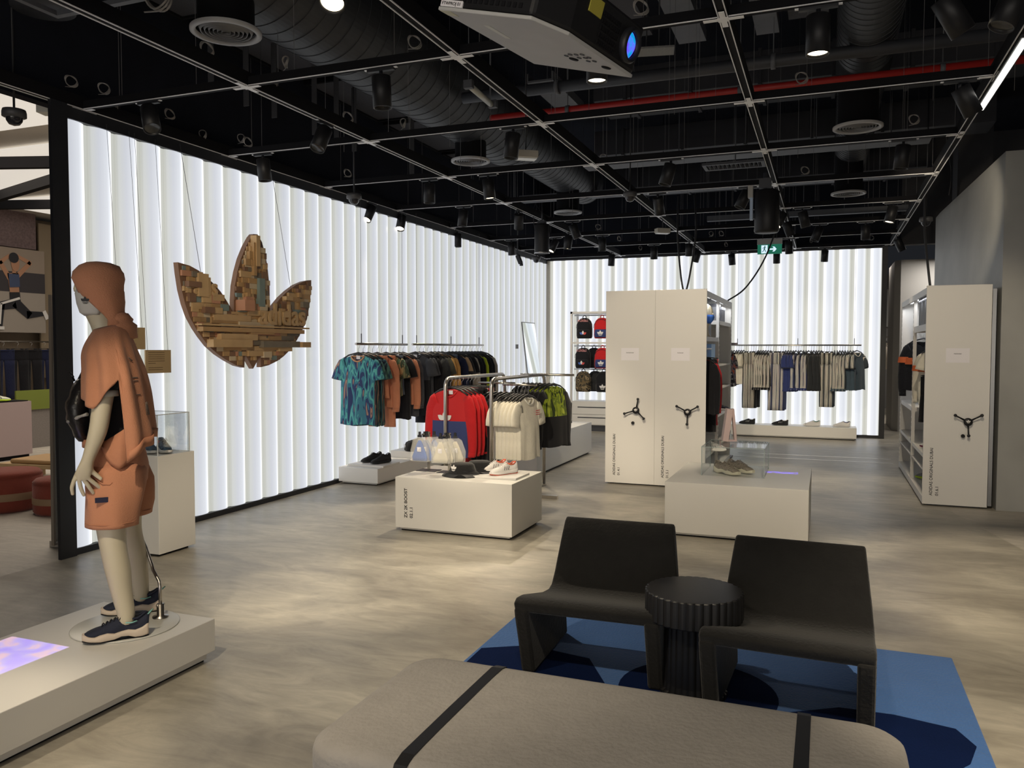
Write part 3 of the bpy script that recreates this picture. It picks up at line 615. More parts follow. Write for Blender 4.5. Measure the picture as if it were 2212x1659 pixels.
g = G(); g.prism([(.0, .062), (.06, .062), (.04, .035), (.068, .035), (.10, .072), (.068, .109), (.04, .109), (.06, .082), (0, .082)], P_, -.010, -.006); g.build('arrow', WS, t)
for sx in (-.1, .1): G().cyl((sx, 0, .22), (sx, 0, .5), .004, n=6).build('hanging_rod', BLACK, t)
# black power cables down to the cabinets
def cable(label, path, r=.011):
    n = 10; P = [Vector(p) for p in path]; out = []
    for i in range(len(P)-1):
        a = P[max(i-1, 0)]; b = P[i]; c = P[i+1]; d = P[min(i+2, len(P)-1)]
        for k in range(n):
            s = k/n; out.append(.5*((2*b)+(c-a)*s+(2*a-5*b+4*c-d)*s*s+(-a+3*b-3*c+d)*s**3))
    out.append(P[-1]); o = G().tube(out, r, 8).build('power_cable', BLACK); tag(o, label, 'cable'); return o
cable('black power cable dropping to the cabinet tops, left of two', [(-1.75, 10.2, 3.5), (-1.72, 10.0, 3.0), (-1.66, 9.9, 2.5), (-1.62, 9.9, 2.27)])
cable('black power cable dropping to the cabinet tops, right of two', [(-1.55, 10.2, 3.5), (-1.50, 10.0, 3.0), (-1.55, 9.9, 2.5), (-1.60, 9.9, 2.27)])
cable('black coiled cable slanting up from the cabinets past the exit sign', [(-1.30, 11.7, 2.28), (-1.05, 11.6, 2.45), (-.80, 11.6, 2.85), (-.6, 11.7, 3.45)])
cable('black cable hanging down to the right mobile cabinet', [(1.08, 11.0, 3.5), (1.07, 10.8, 3.0), (1.10, 10.6, 2.5), (1.13, 10.6, 2.26)], .014)
cable('black cable hanging beside the far right dome camera', [(1.45, 11.9, 3.6), (1.47, 11.9, 3.9), (1.40, 11.9, 4.4), (1.42, 11.9, 5.2)], .008)
# ================================================================ plinths
def plinth(name, label, x0, y0, x1, y1, z, cat='plinth', toe=.03, mat=None, group=None):
    t = thing(name, label, cat, ((x0+x1)/2, (y0+y1)/2, 0), group=group)
    a, b = (x1-x0)/2, (y1-y0)/2
    G().box(-a, -b, toe, a, b, z).build('box', mat or WHITE_B, t, bevel=.003)
    G().box(-a+.03, -b+.03, .012, a-.03, b-.03, toe).build('base', WHITE, t)
    G().box(-a+.04, -b+.04, 0, a-.04, b-.04, .012).build('feet', BLACKM, t)
    return t
fp = plinth('display_plinth', 'long low white plinth in the front left corner carrying the mannequin', -3.66, .3, -2.90, 3.25, .215, toe=.05)
tp = plinth('display_pedestal', 'tall narrow white pedestal with a clear case in front of the glowing wall', -5.15, 4.71, -4.725, 5.09, .777, 'pedestal', toe=.02)
lp = plinth('display_plinth', 'low white plinth against the glowing left wall below the clothes rails', -5.36, 8.11, -4.83, 11.4, .20)
zp = plinth('display_plinth', 'knee-high white plinth lettered ZX 2K BOOST in the middle of the floor', -3.51, 6.19, -2.41, 6.95, .475)
rp = plinth('display_plinth', 'knee-high white plinth behind the black chairs with a clear case on it', -1.27, 6.88, -.11, 8.15, .463)
bp_ = plinth('display_plinth', 'long white plinth behind the floor racks, running back towards the bag shelves', -3.95, 9.45, -3.34, 11.95, .478)
sp_ = plinth('display_plinth', 'long low white shoe plinth under the back wall clothes rail', -1.62, 15.28, .52, 15.72, .215)
INK = pm('black_lettering', (.012, .012, .012), .5)
def vtext(parent, lines, size, x, y, z, dx):
    for i, s in enumerate(lines):   # reads upward on a face towards the camera
        text('lettering', s, size, INK, basis((0, 0, 1), (-1, 0, 0), (0, -1, 0), (x+dx*i, y, z)), parent, ext=.0006)
vtext(zp, ['ZX 2K BOOST', '02.1.1'], .041, .118-.55, -.3815, .12, .054)
text('lettering', '. . . .', .05, INK, basis((0, 0, 1), (-1, 0, 0), (0, -1, 0), (.16-.30, -1.2515, .30)), bp_, ext=.0005)
# ================================================================ clear cases
def case(label, x0, y0, z0, x1, y1, z1, edge):
    t = thing('display_case', label, 'display case', ((x0+x1)/2, (y0+y1)/2, z0)); a, b, h = (x1-x0)/2, (y1-y0)/2, z1-z0; w_ = .004
    for nm, bx in (('front_pane', (-a, -b, 0, a, -b+w_, h)), ('back_pane', (-a, b-w_, 0, a, b, h)), ('side_pane', (-a, -b+w_, 0, -a+w_, b-w_, h)), ('side_pane', (a-w_, -b+w_, 0, a, b-w_, h)), ('top_pane', (-a, -b, h, a, b, h+w_))):
        G().box(*bx).build(nm, GLASS, t)
    e = .003; g = G()
    for sx in (-a, a):
        for sy in (-b, b): g.box(sx-e, sy-e, 0, sx+e, sy+e, h)
    for sy in (-b, b): g.box(-a, sy-e, h-e, a, sy+e, h+e)
    for sx in (-a, a): g.box(sx-e, -b, h-e, sx+e, b, h+e)
    g.build('polished_edges', edge, t); return t
EDGE = pm('acrylic_edge', (.34, .40, .39), .2); EDGE2 = pm('acrylic_edge_light', (.75, .78, .78), .2)
case('clear acrylic case over the blue trainers on the tall pedestal', -5.13, 4.73, .777, -4.745, 5.06, 1.09, EDGE2)
case('clear glass case over the beige trainers on the plinth behind the chairs', -1.03, 7.36, .463, -.49, 7.95, .72, EDGE)
# ================================================================ shoes
def make_shoe(nm, label, upper, sole, lace, accent=None, stripe=None, high=.0, chunky=1., loc=(0, 0, 0), rz=0, group=None, outs=None, smooth_sole=False):
    """trainer with its toe towards +x, heel near x=0, length .29"""
    t = thing(nm, label, 'shoe', loc, rz, group)
    L = .29; so = .032*chunky
    S = [(0, .028, .04), (.03, .037, .05), (.10, .034, .05), (.17, .044, .06), (.22, .047, .05), (.26, .038, .04), (.288, .016, .02)]
    def width(x):
        for i in range(len(S)-1):
            if S[i][0] <= x <= S[i+1][0]:
                k = (x-S[i][0])/(S[i+1][0]-S[i][0]); return S[i][1]*(1-k)+S[i+1][1]*k
        return .012
    n = 24; xs = [.002, .012, .03, .06, .09, .12, .15, .18, .21, .235, .255, .27, .281, .287]
    rings = []
    def zb(x): return .011*max(0, (x-.20)/.09)**2+.006*max(0, (.03-x)/.03)
    for x in xs:
        r = width(x)*(1.10-.03*max(0, (x-.18)/.1)); top = so*(1-.42*max(0, (x-.17)/.12)**1.3)+.012*max(0, (.10-x)/.10)*chunky+(.006*math.sin(x*70+.8) if chunky > 1.2 else 0)
        ring = []
        for j in range(n):
            a = 2*PI*j/n; cy, sz = math.cos(a), math.sin(a)
            cy = math.copysign(abs(cy)**.5, cy); sz = math.copysign(abs(sz)**.5, sz)
            sc = 1+(.05*math.sin(x*95+1)+.03*(sz > 0) if chunky > 1.2 and abs(cy) > .6 else 0)
            arch = .013*max(0, math.sin((x-.06)*PI/.10)) if chunky > 1.2 and .06 < x < .16 else 0
            ring.append((x, r*cy*sc, zb(x)+arch*(1-(sz+1)/2)+(top)*(sz+1)/2*1))
        rings.append(ring)
    G().loft(rings).build('sole', sole, t)
    if outs:
        G().loft([[(x, width(x)*1.05*math.cos(2*PI*j/16), zb(x)-.0035+(.004 if j < 8 else 0)) for j in range(16)] for x in xs]).build('outsole', outs, t)
    # upper
    def ztop(x):
        P = [(0, .098+high), (.02, .100+high), (.045, .082+high*.6), (.08, .080+high), (.115, .098+high), (.15, .084), (.19, .068), (.235, .057), (.262, .047), (.278, .036), (.29, .026)]
        for i in range(len(P)-1):
            if P[i][0] <= x <= P[i+1][0]:
                k = (x-P[i][0])/(P[i+1][0]-P[i][0]); return P[i][1]*(1-k)+P[i+1][1]*k
        return .03
    ux = [.004, .015, .03, .045, .06, .08, .10, .118, .135, .155, .18, .205, .23, .25, .265, .276, .283]
    rings = []
    for x in ux:
        r = width(x)*1.0; z0 = so*.35+zb(x); z1 = ztop(x)+(so-.032)*(1 if x < .2 else .3)
        ring = []
        for j in range(n):
            a = 2*PI*j/n; c, s_ = math.cos(a), math.sin(a)
            k = (s_+1)/2; nar = 1-.42*k**1.6 if x < .2 else 1-.3*k
            ring.append((x+(-.006 if x < .02 else 0)*k, math.copysign(abs(c)**.8, c)*r*nar, z0+(z1-z0)*(k**.85)))
        rings.append(ring)
    G().loft(rings).build('upper', upper, t)
    # opening collar
    g = G(); path = []
    for i in range(18):
        a = 2*PI*i/18; x = .060+.050*math.cos(a); path.append((x, .020*math.sin(a)*(1.1), ztop(max(.0, min(.115, x)))+(so-.032)+.001))
    g.tube(path, .005, 6, closed=True); g.build('collar', accent or upper, t)
    g = G(); g.lathe([(0, 0), (.019, .0)], 16, c=(.06, 0, .086+high*.8+(so-.032)), sx=2.2); g.build('lining', BLACKM, t)
    g = G()
    for k in range(5):
        x = .125+.017*k; z = ztop(x)+(so-.032)+.002; wv = .018
        g.tube([(x, -wv, z-.008), (x+.004, -wv*.5, z), (x+.008, wv*.5, z), (x+.010, wv, z-.008)], .0028, 6)
    g.tube([(.122, 0, ztop(.122)+so-.028), (.115, .018, ztop(.12)+so-.022), (.13, .03, ztop(.13)+so-.04)], .002, 5)
    g.tube([(.122, 0, ztop(.122)+so-.028), (.115, -.018, ztop(.12)+so-.022), (.13, -.03, ztop(.13)+so-.04)], .002, 5)
    g.build('laces', lace, t)
    if stripe:
        for sy in (-1, 1):
            for k in range(3):
                x = .105+.024*k; g = G(); pts = []
                for q in range(4):
                    z = .040+so-.032+.030*q/3; xx = x-.012*q/3+.010
                    kk = min(1, max(0, (z-so*.6)/(ztop(xx)-so*.4))); nar = 1-.42*kk**1.6
                    pts.append((xx, sy*(width(xx)*nar*(1-abs(2*kk-1)**3*.1)+.0015), z))
                g.tube(pts, .0045, 6, flat=.4); g.build('stripe', stripe, t)
    return t
def pair(label, loc, rz, gap, *a, ang=.08, **k):
    """two shoes side by side; rz heading of the toes"""
    A = make_shoe('trainer', 'left of the pair of '+label, *a, **k)
    px, py = -math.sin(rz), math.cos(rz)
    A.location = (loc[0]+px*gap/2, loc[1]+py*gap/2, loc[2]); A.rotation_euler = (0, 0, rz+ang)
    B = dup(A, (loc[0]-px*gap/2, loc[1]-py*gap/2, loc[2]), rz-ang, 'right of the pair of '+label)
    return A, B
def flipY(o):
    for c in kids(o): pass
SB = pm('shoe_black', (.012, .013, .015), .75, var=.2); SW = pm('shoe_white', (.72, .70, .68), .55); SCR = pm('shoe_cream_sole', (.62, .52, .42), .55)
SN = pm('shoe_navy', (.012, .016, .035), .8, var=.3, scale=40, bump=.2, bscale=120); SBL = pattern('shoe_blue_knit', [(.02, .05, .10), (.06, .12, .19), (.015, .03, .06)], 'blob', 40)
STA = pattern('shoe_taupe_knit', [(.25, .21, .17), (.31, .265, .215), (.20, .17, .14)], 'blob', 60); SYE = pm('shoe_cream', (.66, .62, .48), .5)
# on the tall pedestal
sa_, sb_ = pair('blue knitted trainers in the clear case on the tall pedestal', (-5.03, 4.935, .781), -.60, .12, SBL, SW, SN, ang=.0, chunky=1.0)
sa_.location = (-4.985, 5.0, .781); sb_.location = (-5.075, 4.94, .781)
pair('beige knitted trainers in the glass case behind the chairs', (-.88, 7.64, .467), -.62, .17, STA, SYE, STA, ang=.03, chunky=1.25)
# black trainers on the board on the low plinth
b0 = G().box(-.24, -.20, 0, .24, .20, .022).build('display_board', WHITE, loc=(-5.06, 8.42, .20), bevel=.003); tag(b0, 'thin white board under the black trainers on the low plinth', 'display board')
pair('all-black trainers on the low plinth', (-5.0, 8.58, .223), -1.95, .17, SB, SB, SB, high=.01, ang=.04)
b1 = G().box(-.21, -.17, 0, .21, .17, .018).build('display_board', WHITE, loc=(-2.66, 6.56, .475), bevel=.003); tag(b1, 'thin white board under the white trainers on the lettered plinth', 'display board')
OR_ = pm('shoe_orange', (.75, .12, .05), .5)
pair('white trainers with orange sole on the lettered plinth', (-2.63, 6.74, .494), -2.15, .15, SW, SW, SW, OR_, BLACK, ang=.05, outs=OR_)
# row on the back wall plinth
make_shoe('trainer', 'black trainer with three white stripes on the back wall plinth', SB, SB, SB, SW, SW, loc=(-.62, 15.42, .216), rz=PI)
make_shoe('trainer', 'white trainer with green heel on the back wall plinth', SW, SW, SW, pm('heel_green', (.02, .14, .09), .5), loc=(-.08, 15.45, .216), rz=PI)
make_shoe('trainer', 'white trainer with navy heel at the right of the back wall plinth', SW, SW, SW, pm('heel_navy', (.03, .03, .12), .5), loc=(.42, 15.48, .216), rz=PI)
make_shoe('trainer', 'dark striped trainer on the back wall plinth behind the pink stand', SB, SB, SB, SW, SW, loc=(-1.2, 15.45, .216), rz=PI)
make_shoe('trainer', 'white trainer with black sole at the far end of the long plinth', SW, SB, SW, None, BLACK, loc=(-3.55, 11.55, .480), rz=-2.2)
o = G().box(-.1, -.1, 0, .1, .1, .03).build('display_board', WHITE, loc=(-3.62, 10.9, .478), bevel=.003); tag(o, 'small white board on the long plinth in front of the single trainer', 'display board')
# ================================================================ box with hats
b2 = G().box(-.2, -.36, 0, .2, .36, .085).build('white_box', WHITE_B, loc=(-5.02, 9.45, .20), bevel=.003); tag(b2, 'white box carrying the row of black bucket hats on the low plinth', 'box')
HB = cloth('hat_black', (.012, .012, .013))
def bucket_hat(label, loc, rz, s=1., group=None, logo=True):
    t = thing('bucket_hat', label, 'hat', loc, rz, group)
    g = G(); g.lathe([(.180, 0), (.184, .004), (.125, .040), (.118, .050), (.102, .095), (.09, .106), (0, .109)], 36, fn=lambda a: 1+.02*math.sin(5*a))
    g.build('hat_body', HB, t)
    g = G(); g.lathe([(.1815, .0055), (.150, .0265)], 36); g.lathe([(.1185, .050), (.1185, .054)], 36); g.build('brim_stitching', BLACK, t)
    if logo:
        g = G(); emblem(g, basis((1, 0, 0), (0, .16, .987), (0, -.987, .16), (0, -.116, .068)), .07); g.build('emblem', SW, t)
    return t
bucket_hat('black bucket hat with white leaf emblem, front one on the lettered plinth', (-2.99, 6.48, .476), -.35)
k1 = bucket_hat('black bucket hat lying behind the front one on the lettered plinth', (-2.90, 6.64, .480), -.2, logo=False)
h0 = None
for i in range(6):
    lab = 'black cap in the row on the white box, %s from the front' % ordinal(i)
    if i == 0:
        t = thing('cap', lab, 'hat', (-4.95, 9.16, .285), -.9, 'black caps on the white box')
        G().lathe([(.095, 0), (.098, .012), (.092, .06), (.07, .10), (.03, .118), (0, .12)], 28, sy=.85).build('crown', HB, t)
        g = G(); emblem(g, basis((1, 0, 0), (0, .1, .99), (0, -.99, .1), (0, -.086, .055)), .06); g.build('emblem', SW, t); h0 = t
    else: dup(h0, (-5.0-.012*i, 9.16+.085*i, .285), -.9-.05*i, lab)
# ================================================================ packaged masks on stands
BLUE = pm('mask_blue', (.04, .14, .50), .8); CREAM = pm('mask_cream', (.66, .62, .52), .8)
bagm, tt_, bb_ = newmat('clear_bag')
tr_ = tt_.nodes.new('ShaderNodeBsdfTransparent'); gl_ = tt_.nodes.new('ShaderNodeBsdfPrincipled'); gl_.inputs['Base Color'].default_value = (.75, .75, .72, 1); gl_.inputs['Roughness'].default_value = .15
mx_ = tt_.nodes.new('ShaderNodeMixShader'); mx_.inputs[0].default_value = .25; tt_.links.new(tr_.outputs[0], mx_.inputs[1]); tt_.links.new(gl_.outputs[0], mx_.inputs[2]); tt_.links.new(mx_.outputs[0], tt_.nodes['Material Output'].inputs[0])
for i, (x, y, mat, lb) in enumerate([(-3.40, 6.62, BLUE, 'blue'), (-3.17, 6.58, CREAM, 'cream')]):
    t = thing('counter_stand', 'small black display stand holding bags with %s face masks' % lb, 'display stand', (x, y, .475))
    G().box(-.10, -.07, 0, .10, .07, .006).build('base_plate', DARKG, t, bevel=.002)
    G().box(-.012, -.008, .006, .012, .008, .36).box(-.012, -.12, .34, .012, .008, .352).build('post', STEEL, t)
    first = None
    for q in range(4):
        lab = '%s face mask in a clear bag, %s on its small stand' % (lb, ['front one', 'second one', 'third one', 'rear one'][q])
        if q == 0:
            b = thing('packaged_mask', lab, 'face mask', (x-.03, y-.12, .475+.34), 0, '%s masks in clear bags' % lb)
            G().lathe([(.012, 0), (.012, .03)], 10).box(-.02, -.004, -.02, .02, .004, .0).build('hook_clip', BLACK, b)
            g = G(); pts = [(-.085, -.24), (-.09, -.14), (-.06, -.04), (-.03, -.02), (.03, -.02), (.06, -.04), (.095, -.14), (.09, -.24)]
            g.prism(pts, lambda u, v, tt: (u, tt+.006*math.sin(30*v+u*20), v), -.012, .012); g.build('bag', bagm, b)
            g = G(); rings = []
            for z, w_, d in [(-.235, .070, .008), (-.20, .078, .014), (-.14, .055, .012), (-.08, .03, .01), (-.05, .012, .006)]:
                rings.append([(w_*math.cos(a), d*math.sin(a)*.6+.003*math.sin(3*a), z) for a in [2*PI*j/16 for j in range(16)]])
            g.loft(rings).build('folded_mask', mat, b)
            G().box(-.02, -.014, -.15, .02, -.0125, -.11).build('paper_label', CARD, b)
            first = b
        else: dup(first, (x-.03+.035*q*(1 if q % 2 else .6), y-.12+.028*q, .475+.34), .15*q, lab)
# ================================================================ floor mannequin base etc. in another part
# ================================================================ rug, seating
RUGB = pm('rug_blue', (.045, .13, .36), .95, var=.18, scale=3, bump=.5, bscale=90, spec=.1, sheen=.2)
RUGN = pm('rug_navy', (.004, .011, .05), .95, var=.2, scale=4, bump=.3, bscale=90, spec=.05)
t = thing('rug', 'bright blue rug with navy shapes under the seating', 'rug', (-.53, 3.0, 0))
RX0, RX1, RY0, RY1 = -1.16, 1.16, -1.7, 1.62
G().box(RX0, RY0, 0, RX1, RY1, .018).build('pile', RUGB, t, bevel=.008)
def inlay(poly):
    G().prism(poly, lambda u, v, tt: (u+.53, v-3.0, tt), .017, .0205).build('navy_shape', RUGN, t)
inlay([(-.53+.36*math.cos(a), 3.72+.36*math.sin(a)) for a in [2*PI*i/40 for i in range(40)]])
inlay([(.08, 3.78), (.30, 3.79), (.53, 3.74), (.585, 3.60), (.54, 3.44), (.44, 3.30), (.2, 3.20), (-.3, 3.3), (-.35, 3.5)])
inlay([(-1.67, 3.85), (-1.45, 3.98), (-1.1, 3.92), (-.92, 3.6), (-1.1, 3.1), (-1.65, 3.0)])
CH = cloth('charcoal_upholstery', (.0095, .0093, .009), .3)
def chair_mesh():
    # side profile (y forward is -): seat slopes back, then the back rises
    W0, W1 = .345, .30
    prof = [(-.37, .375), (-.33, .392), (-.25, .383), (-.10, .345), (.08, .30), (.20, .285), (.255, .30), (.285, .36), (.31, .45), (.345, .56), (.375, .625), (.40, .645), (.425, .63), (.415, .56), (.38, .45), (.35, .36), (.315, .27), (.25, .225), (.14, .215), (0, .235), (-.15, .275), (-.28, .31), (-.35, .33)]
    g = G(); nx = 7; rings = []
    for i in range(nx):
        u = -1+2*i/(nx-1); rings.append([(u*(W0-(W0-W1)*min(1, max(0, (z-.28)/.36))*(1 if y > .1 else 0)), y, z) for y, z in prof])
    g.loft(rings, smooth=True); return g
def lounge(label, x, y, rz):
    t = thing('lounge_chair', label, 'lounge chair', (x, y, .02), rz, 'charcoal lounge chairs')
    o = chair_mesh().build('seat_and_back', CH, t, bevel=.012)
    for s in (-1, 1):
        g = G(); o0, i0 = s*.352, s*.285
        g.prism([(-.25, 0), (.35, 0), (.325, .15), (.315, .255), (.20, .245), (.08, .255), (-.10, .295), (-.25, .338), (-.335, .352), (-.367, .345), (-.355, .30), (-.31, .18)], lambda u, vv, tt: (s*tt, u, vv), .275, .345)
        g.build('leg', CH, t, bevel=.014)
    return t
lc = lounge('left charcoal fabric lounge chair, left of the round side table', -1.03, 3.90, .03)
dup(lc, (-.125, 3.77, .02), -.04, 'right charcoal fabric lounge chair, right of the round side table')
t = thing('side_table', 'black round fluted side table between the lounge chairs', 'side table', (-.545, 3.70, .0205))
fl = lambda k, d: (lambda a: 1+d*(abs(math.sin(a*k/2))-.6))
n = 216
G().lathe([(0, .355), (.214, .355), (.218, .36), (.218, .475), (.214, .48), (.0, .48)], n, fn=fl(36, .035), smooth=False).build('table_top', pm('black_stained_wood', (.008, .008, .009), .42, var=.3, scale=20), t)
G().lathe([(.20, .4805), (0, .4815)], 48).build('top_surface', MATS['black_stained_wood'], t)
G().lathe([(0, 0), (.15, 0), (.15, .02), (.135, .03), (.13, .06), (.13, .35), (.0, .355)], n, fn=fl(24, .05), smooth=False).build('pedestal', MATS['black_stained_wood'], t)
# bench
FAB = cloth('taupe_wool', (.285, .27, .255), .12)
t = thing('upholstered_bench', 'long taupe fabric bench with two black straps in the foreground', 'bench', (-.59, 2.30, .019))
def rrect(a, b, r, n=8):
    p = []
    for cx, cy, s in ((a-r, b-r, 0), (-a+r, b-r, PI/2), (-a+r, -b+r, PI), (a-r, -b+r, 3*PI/2)):
        for i in range(n+1): th = s+PI/2*i/n; p.append((cx+r*math.cos(th), cy+r*math.sin(th)))
    return p
g = G(); rings = []
for z, ins in [(.325, .02), (.33, .006), (.345, 0), (.395, 0), (.415, .006), (.428, .022), (.434, .05), (.437, .12), (.438, .2)]:
    rings.append([(x, y, z) for x, y in rrect(.83-ins, .385-ins, max(.03, .12-ins*.6))])
g.loft(rings).build('cushion', FAB, t)
g = G()
rings = [[(x, y, z) for x, y in rrect(a, b, .10)] for z, a, b in [(.03, .80, .355), (.04, .81, .365), (.28, .81, .365), (.30, .80, .355)]]
g.loft(rings).build('base', FAB, t)
rings = [[(x, y, z) for x, y in rrect(.79, .345, .09)] for z in (.0, .03)]
G().loft(rings, smooth=False).build('plinth_foot', BLACKM, t)
rings = [[(x, y, z) for x, y in rrect(.815, .37, .10)] for z in (.30, .325)]
G().loft(rings).build('shadow_gap_board', BLACKM, t)
for x in (-.49, .545):
    g = G(); P = [(-.375, .30), (-.392, .33), (-.392, .40), (-.375, .428), (-.33, .4395), (0, .441), (.33, .4395), (.375, .428), (.392, .40), (.392, .33), (.375, .30)]
    g.loft([[(x-.02, y, z), (x+.02, y, z), (x+.02, y*1.0, z-.003), (x-.02, y, z-.003)] for y, z in P], smooth=False); g.build('strap', PLAST, t)
# ================================================================ pink A stand and light spot
t = thing('display_stand', 'pale pink A-shaped stand on top of the glass case', 'display stand', (-.83, 7.84, .727), .3)
PINK = pm('pale_pink', (.62, .47, .45), .6)
G().obox(Matrix.Translation((-.035, 0, .155)) @ Matrix.Rotation(.13, 4, 'Y'), .055, .10, .31).build('front_panel', PINK, t, bevel=.004)
G().obox(Matrix.Translation((.03, .0, .155)) @ Matrix.Rotation(-.10, 4, 'Y'), .025, .05, .31).build('rear_leg', PINK, t, bevel=.004)
G().box(-.06, -.03, 0, .055, .03, .015).build('foot', PINK, t)
# ================================================================ trefoil sculpture
WD = [pm('pine_a', (.44, .27, .12), .6, var=.25, scale=6), pm('pine_b', (.54, .36, .18), .6, var=.2, scale=6), pm('walnut', (.22, .12, .07), .6, var=.3, scale=6),
      pm('grey_wood', (.20, .17, .13), .7, var=.25), pm('blue_grey_wood', (.20, .26, .25), .7, var=.2), pm('salmon_wood', (.50, .25, .15), .7, var=.15), pm('cream_wood', (.58, .47, .32), .7, var=.1)]
t = thing('leaf_emblem_sculpture', 'large three-leaf emblem made of reclaimed wood blocks hanging on the glowing wall', 'wall sculpture', (-5.16, 6.3, 2.05))
YC, ZC = 6.3, 2.05
poly = [(y-YC, z-ZC) for y, z in TREF]
g = G(); g.prism(poly, lambda u, v, tt: (tt, u, v), 0, .05, 0); g.build('back_board', [WD[2]], t)
def inside(px, pz):
    c = False; n_ = len(poly); j = n_-1
    for i in range(n_):
        xi, yi = poly[i]; xj, yj = poly[j]
        if (yi > pz) != (yj > pz) and px < (xj-xi)*(pz-yi)/(yj-yi)+xi: c = not c
        j = i
    return c
random.seed(21); g = G()
def block(u0, v0, u1, v1, d, m):
    g.box(.05, u0, v0, .05+d, u1, v1, m)
v = -.65
while v < .66:
    u = -.97+random.uniform(0, .04)
    while u < .96:
        wd = random.choice([.035, .05, .08]); h = .042
        if all(inside(a, b) for a, b in [(u, v), (u+wd, v), (u, v+h), (u+wd, v+h)]): block(u, v, u+wd-.001, v+h-.001, .006+.012*random.random(), random.choices(range(7), [5, 6, 3, 1.4, 1.2, .9, 1.2])[0])
        u += wd
    v += .043
for layer in range(2):
    v = -.64
    while v < .66:
        h = random.choice([.04, .05, .06, .075]) if v > -.12 else random.choice([.045, .055, .06])
        u = -.97+random.uniform(0, .1)
        while u < .96:
            wd = random.choice([.05, .08, .11, .15]) if v > -.12 else random.choice([.12, .2, .35, .5])
            c = [(u+.004, v), (u+wd-.004, v), (u+.004, v+h), (u+wd-.004, v+h), (u+wd/2, v+h/2)]
            if all(inside(a, b) for a, b in c) and (layer == 0 or random.random() < .38):
                m = random.choices(range(7), [5, 6, 3.2, 1.4, 1.6, 1.1, 1.6])[0]
                block(u, v, u+wd-.002, v+h-.002, (.012+.022*random.random()) if layer == 0 else .025+.04*random.random(), m)
            u += wd
        v += h
block(-.86, -.02+.33-.33, -.74, .05, .02, 0) if False else None
# a few bold pieces seen in the photo
block(-.02, .33, .035, .62, .07, 1); block(-.045, .24, -.005, .55, .06, 0); block(.03, -.05, .11, .22, .06, 4); block(-.24, -.10, -.10, .0, .11, 5)
block(-.76, .0, -.64, .20, .05, 1); block(-.74, -.30, .72, -.26, .07, 0); block(-.76, -.25, .80, -.235, .075, 1); block(.05, -.44, .62, -.38, .085, 3); block(-.62, -.44, -.10, -.37, .075, 1); block(.62, -.44, .76, -.385, .12, 0)
g.build('wood_blocks', WD, t)
text('wooden_letters', 'adıdas', .30, WD[1], basis((0, 1, 0), (0, 0, 1), (1, 0, 0), (.085, .04, -.215)), t, ext=.012)
me_ = [c for c in kids(t) if c.name.startswith('wooden_letters')][0].data
import bmesh
bm = bmesh.new(); bm.from_mesh(me_)
bmesh.ops.delete(bm, geom=[v for v in bm.verts if v.co.y > .86], context='VERTS'); bm.to_mesh(me_); bm.free()
text('wooden_letters', 'ads', .22, WD[1], basis((0, 1, 0), (0, 0, 1), (1, 0, 0), (.08, -.80, .02)), t, ext=.01)
for y, z in ((5.66, 2.22), (6.93, 2.22)):
    G().cyl((.02, y-YC-.0, z-ZC), (-.20, y-YC, 1.36), .0022, n=4).build('hanging_wire', MATS['wire_grey'], t)
# plaques
PLY = pm('plywood_plaque', (.38, .27, .14), .6, var=.15, scale=5)
for i, (y0, z0, y1, z1, lb) in enumerate([(5.137, 1.39, 5.415, 1.585, 'plywood plaque with engraved text, lower right of two beside the mannequin'), (4.86, 1.59, 5.137, 1.77, 'plywood plaque with engraved text, partly hidden behind the mannequin back')]):
    t = thing('text_plaque', lb, 'plaque', (-5.27, (y0+y1)/2, (z0+z1)/2)); a, b = (y1-y0)/2, (z1-z0)/2
    G().box(-.006, -a, -b, .006, a, b).build('board', PLY, t)
    g = G()
    for q in range(9):
        if q == 6: continue
        e = .8 if q < 5 else (.35 if q == 5 else .7); g.box(.0055, -a*.8, b*.8-q*b*.185-.004, .0075, -a*.8+2*a*.8*e/1., b*.8-q*b*.185)
    g.build('engraved_text', pm('engraving_brown', (.12, .07, .035), .8), t)
    for yy in (-a*.8, a*.8): G().cyl((0, yy, b), (-.10, yy, 3.38-(z0+z1)/2), .0015, n=4).build('hanging_wire', MATS['wire_grey'], t)
o = G().box(-5.385, 14.0, 1.60, -5.37, 14.12, 1.68).build('wall_switch', pm('switch_grey', (.4, .4, .4), .5)); tag(o, 'small grey switch plate on the left wall beside the leaning mirror', 'switch')
# leaning mirror in the corner
MIR = pm('mirror_glass', (.85, .90, .90), .03, 1)
t = thing('leaning_mirror', 'tall frameless mirror leaning in the back left corner', 'mirror', (-5.10, 14.6, 0), 0)
M = Matrix.Rotation(-.12, 4, 'Y')
G().obox(M @ Matrix.Translation((0, 0, 1.06)), .02, .72, 2.12).build('backing', pm('mirror_frame', (.25, .25, .24), .4), t)
G().obox(M @ Matrix.Translation((.0115, 0, 1.06)), .003, .69, 2.09).build('glass', MIR, t)
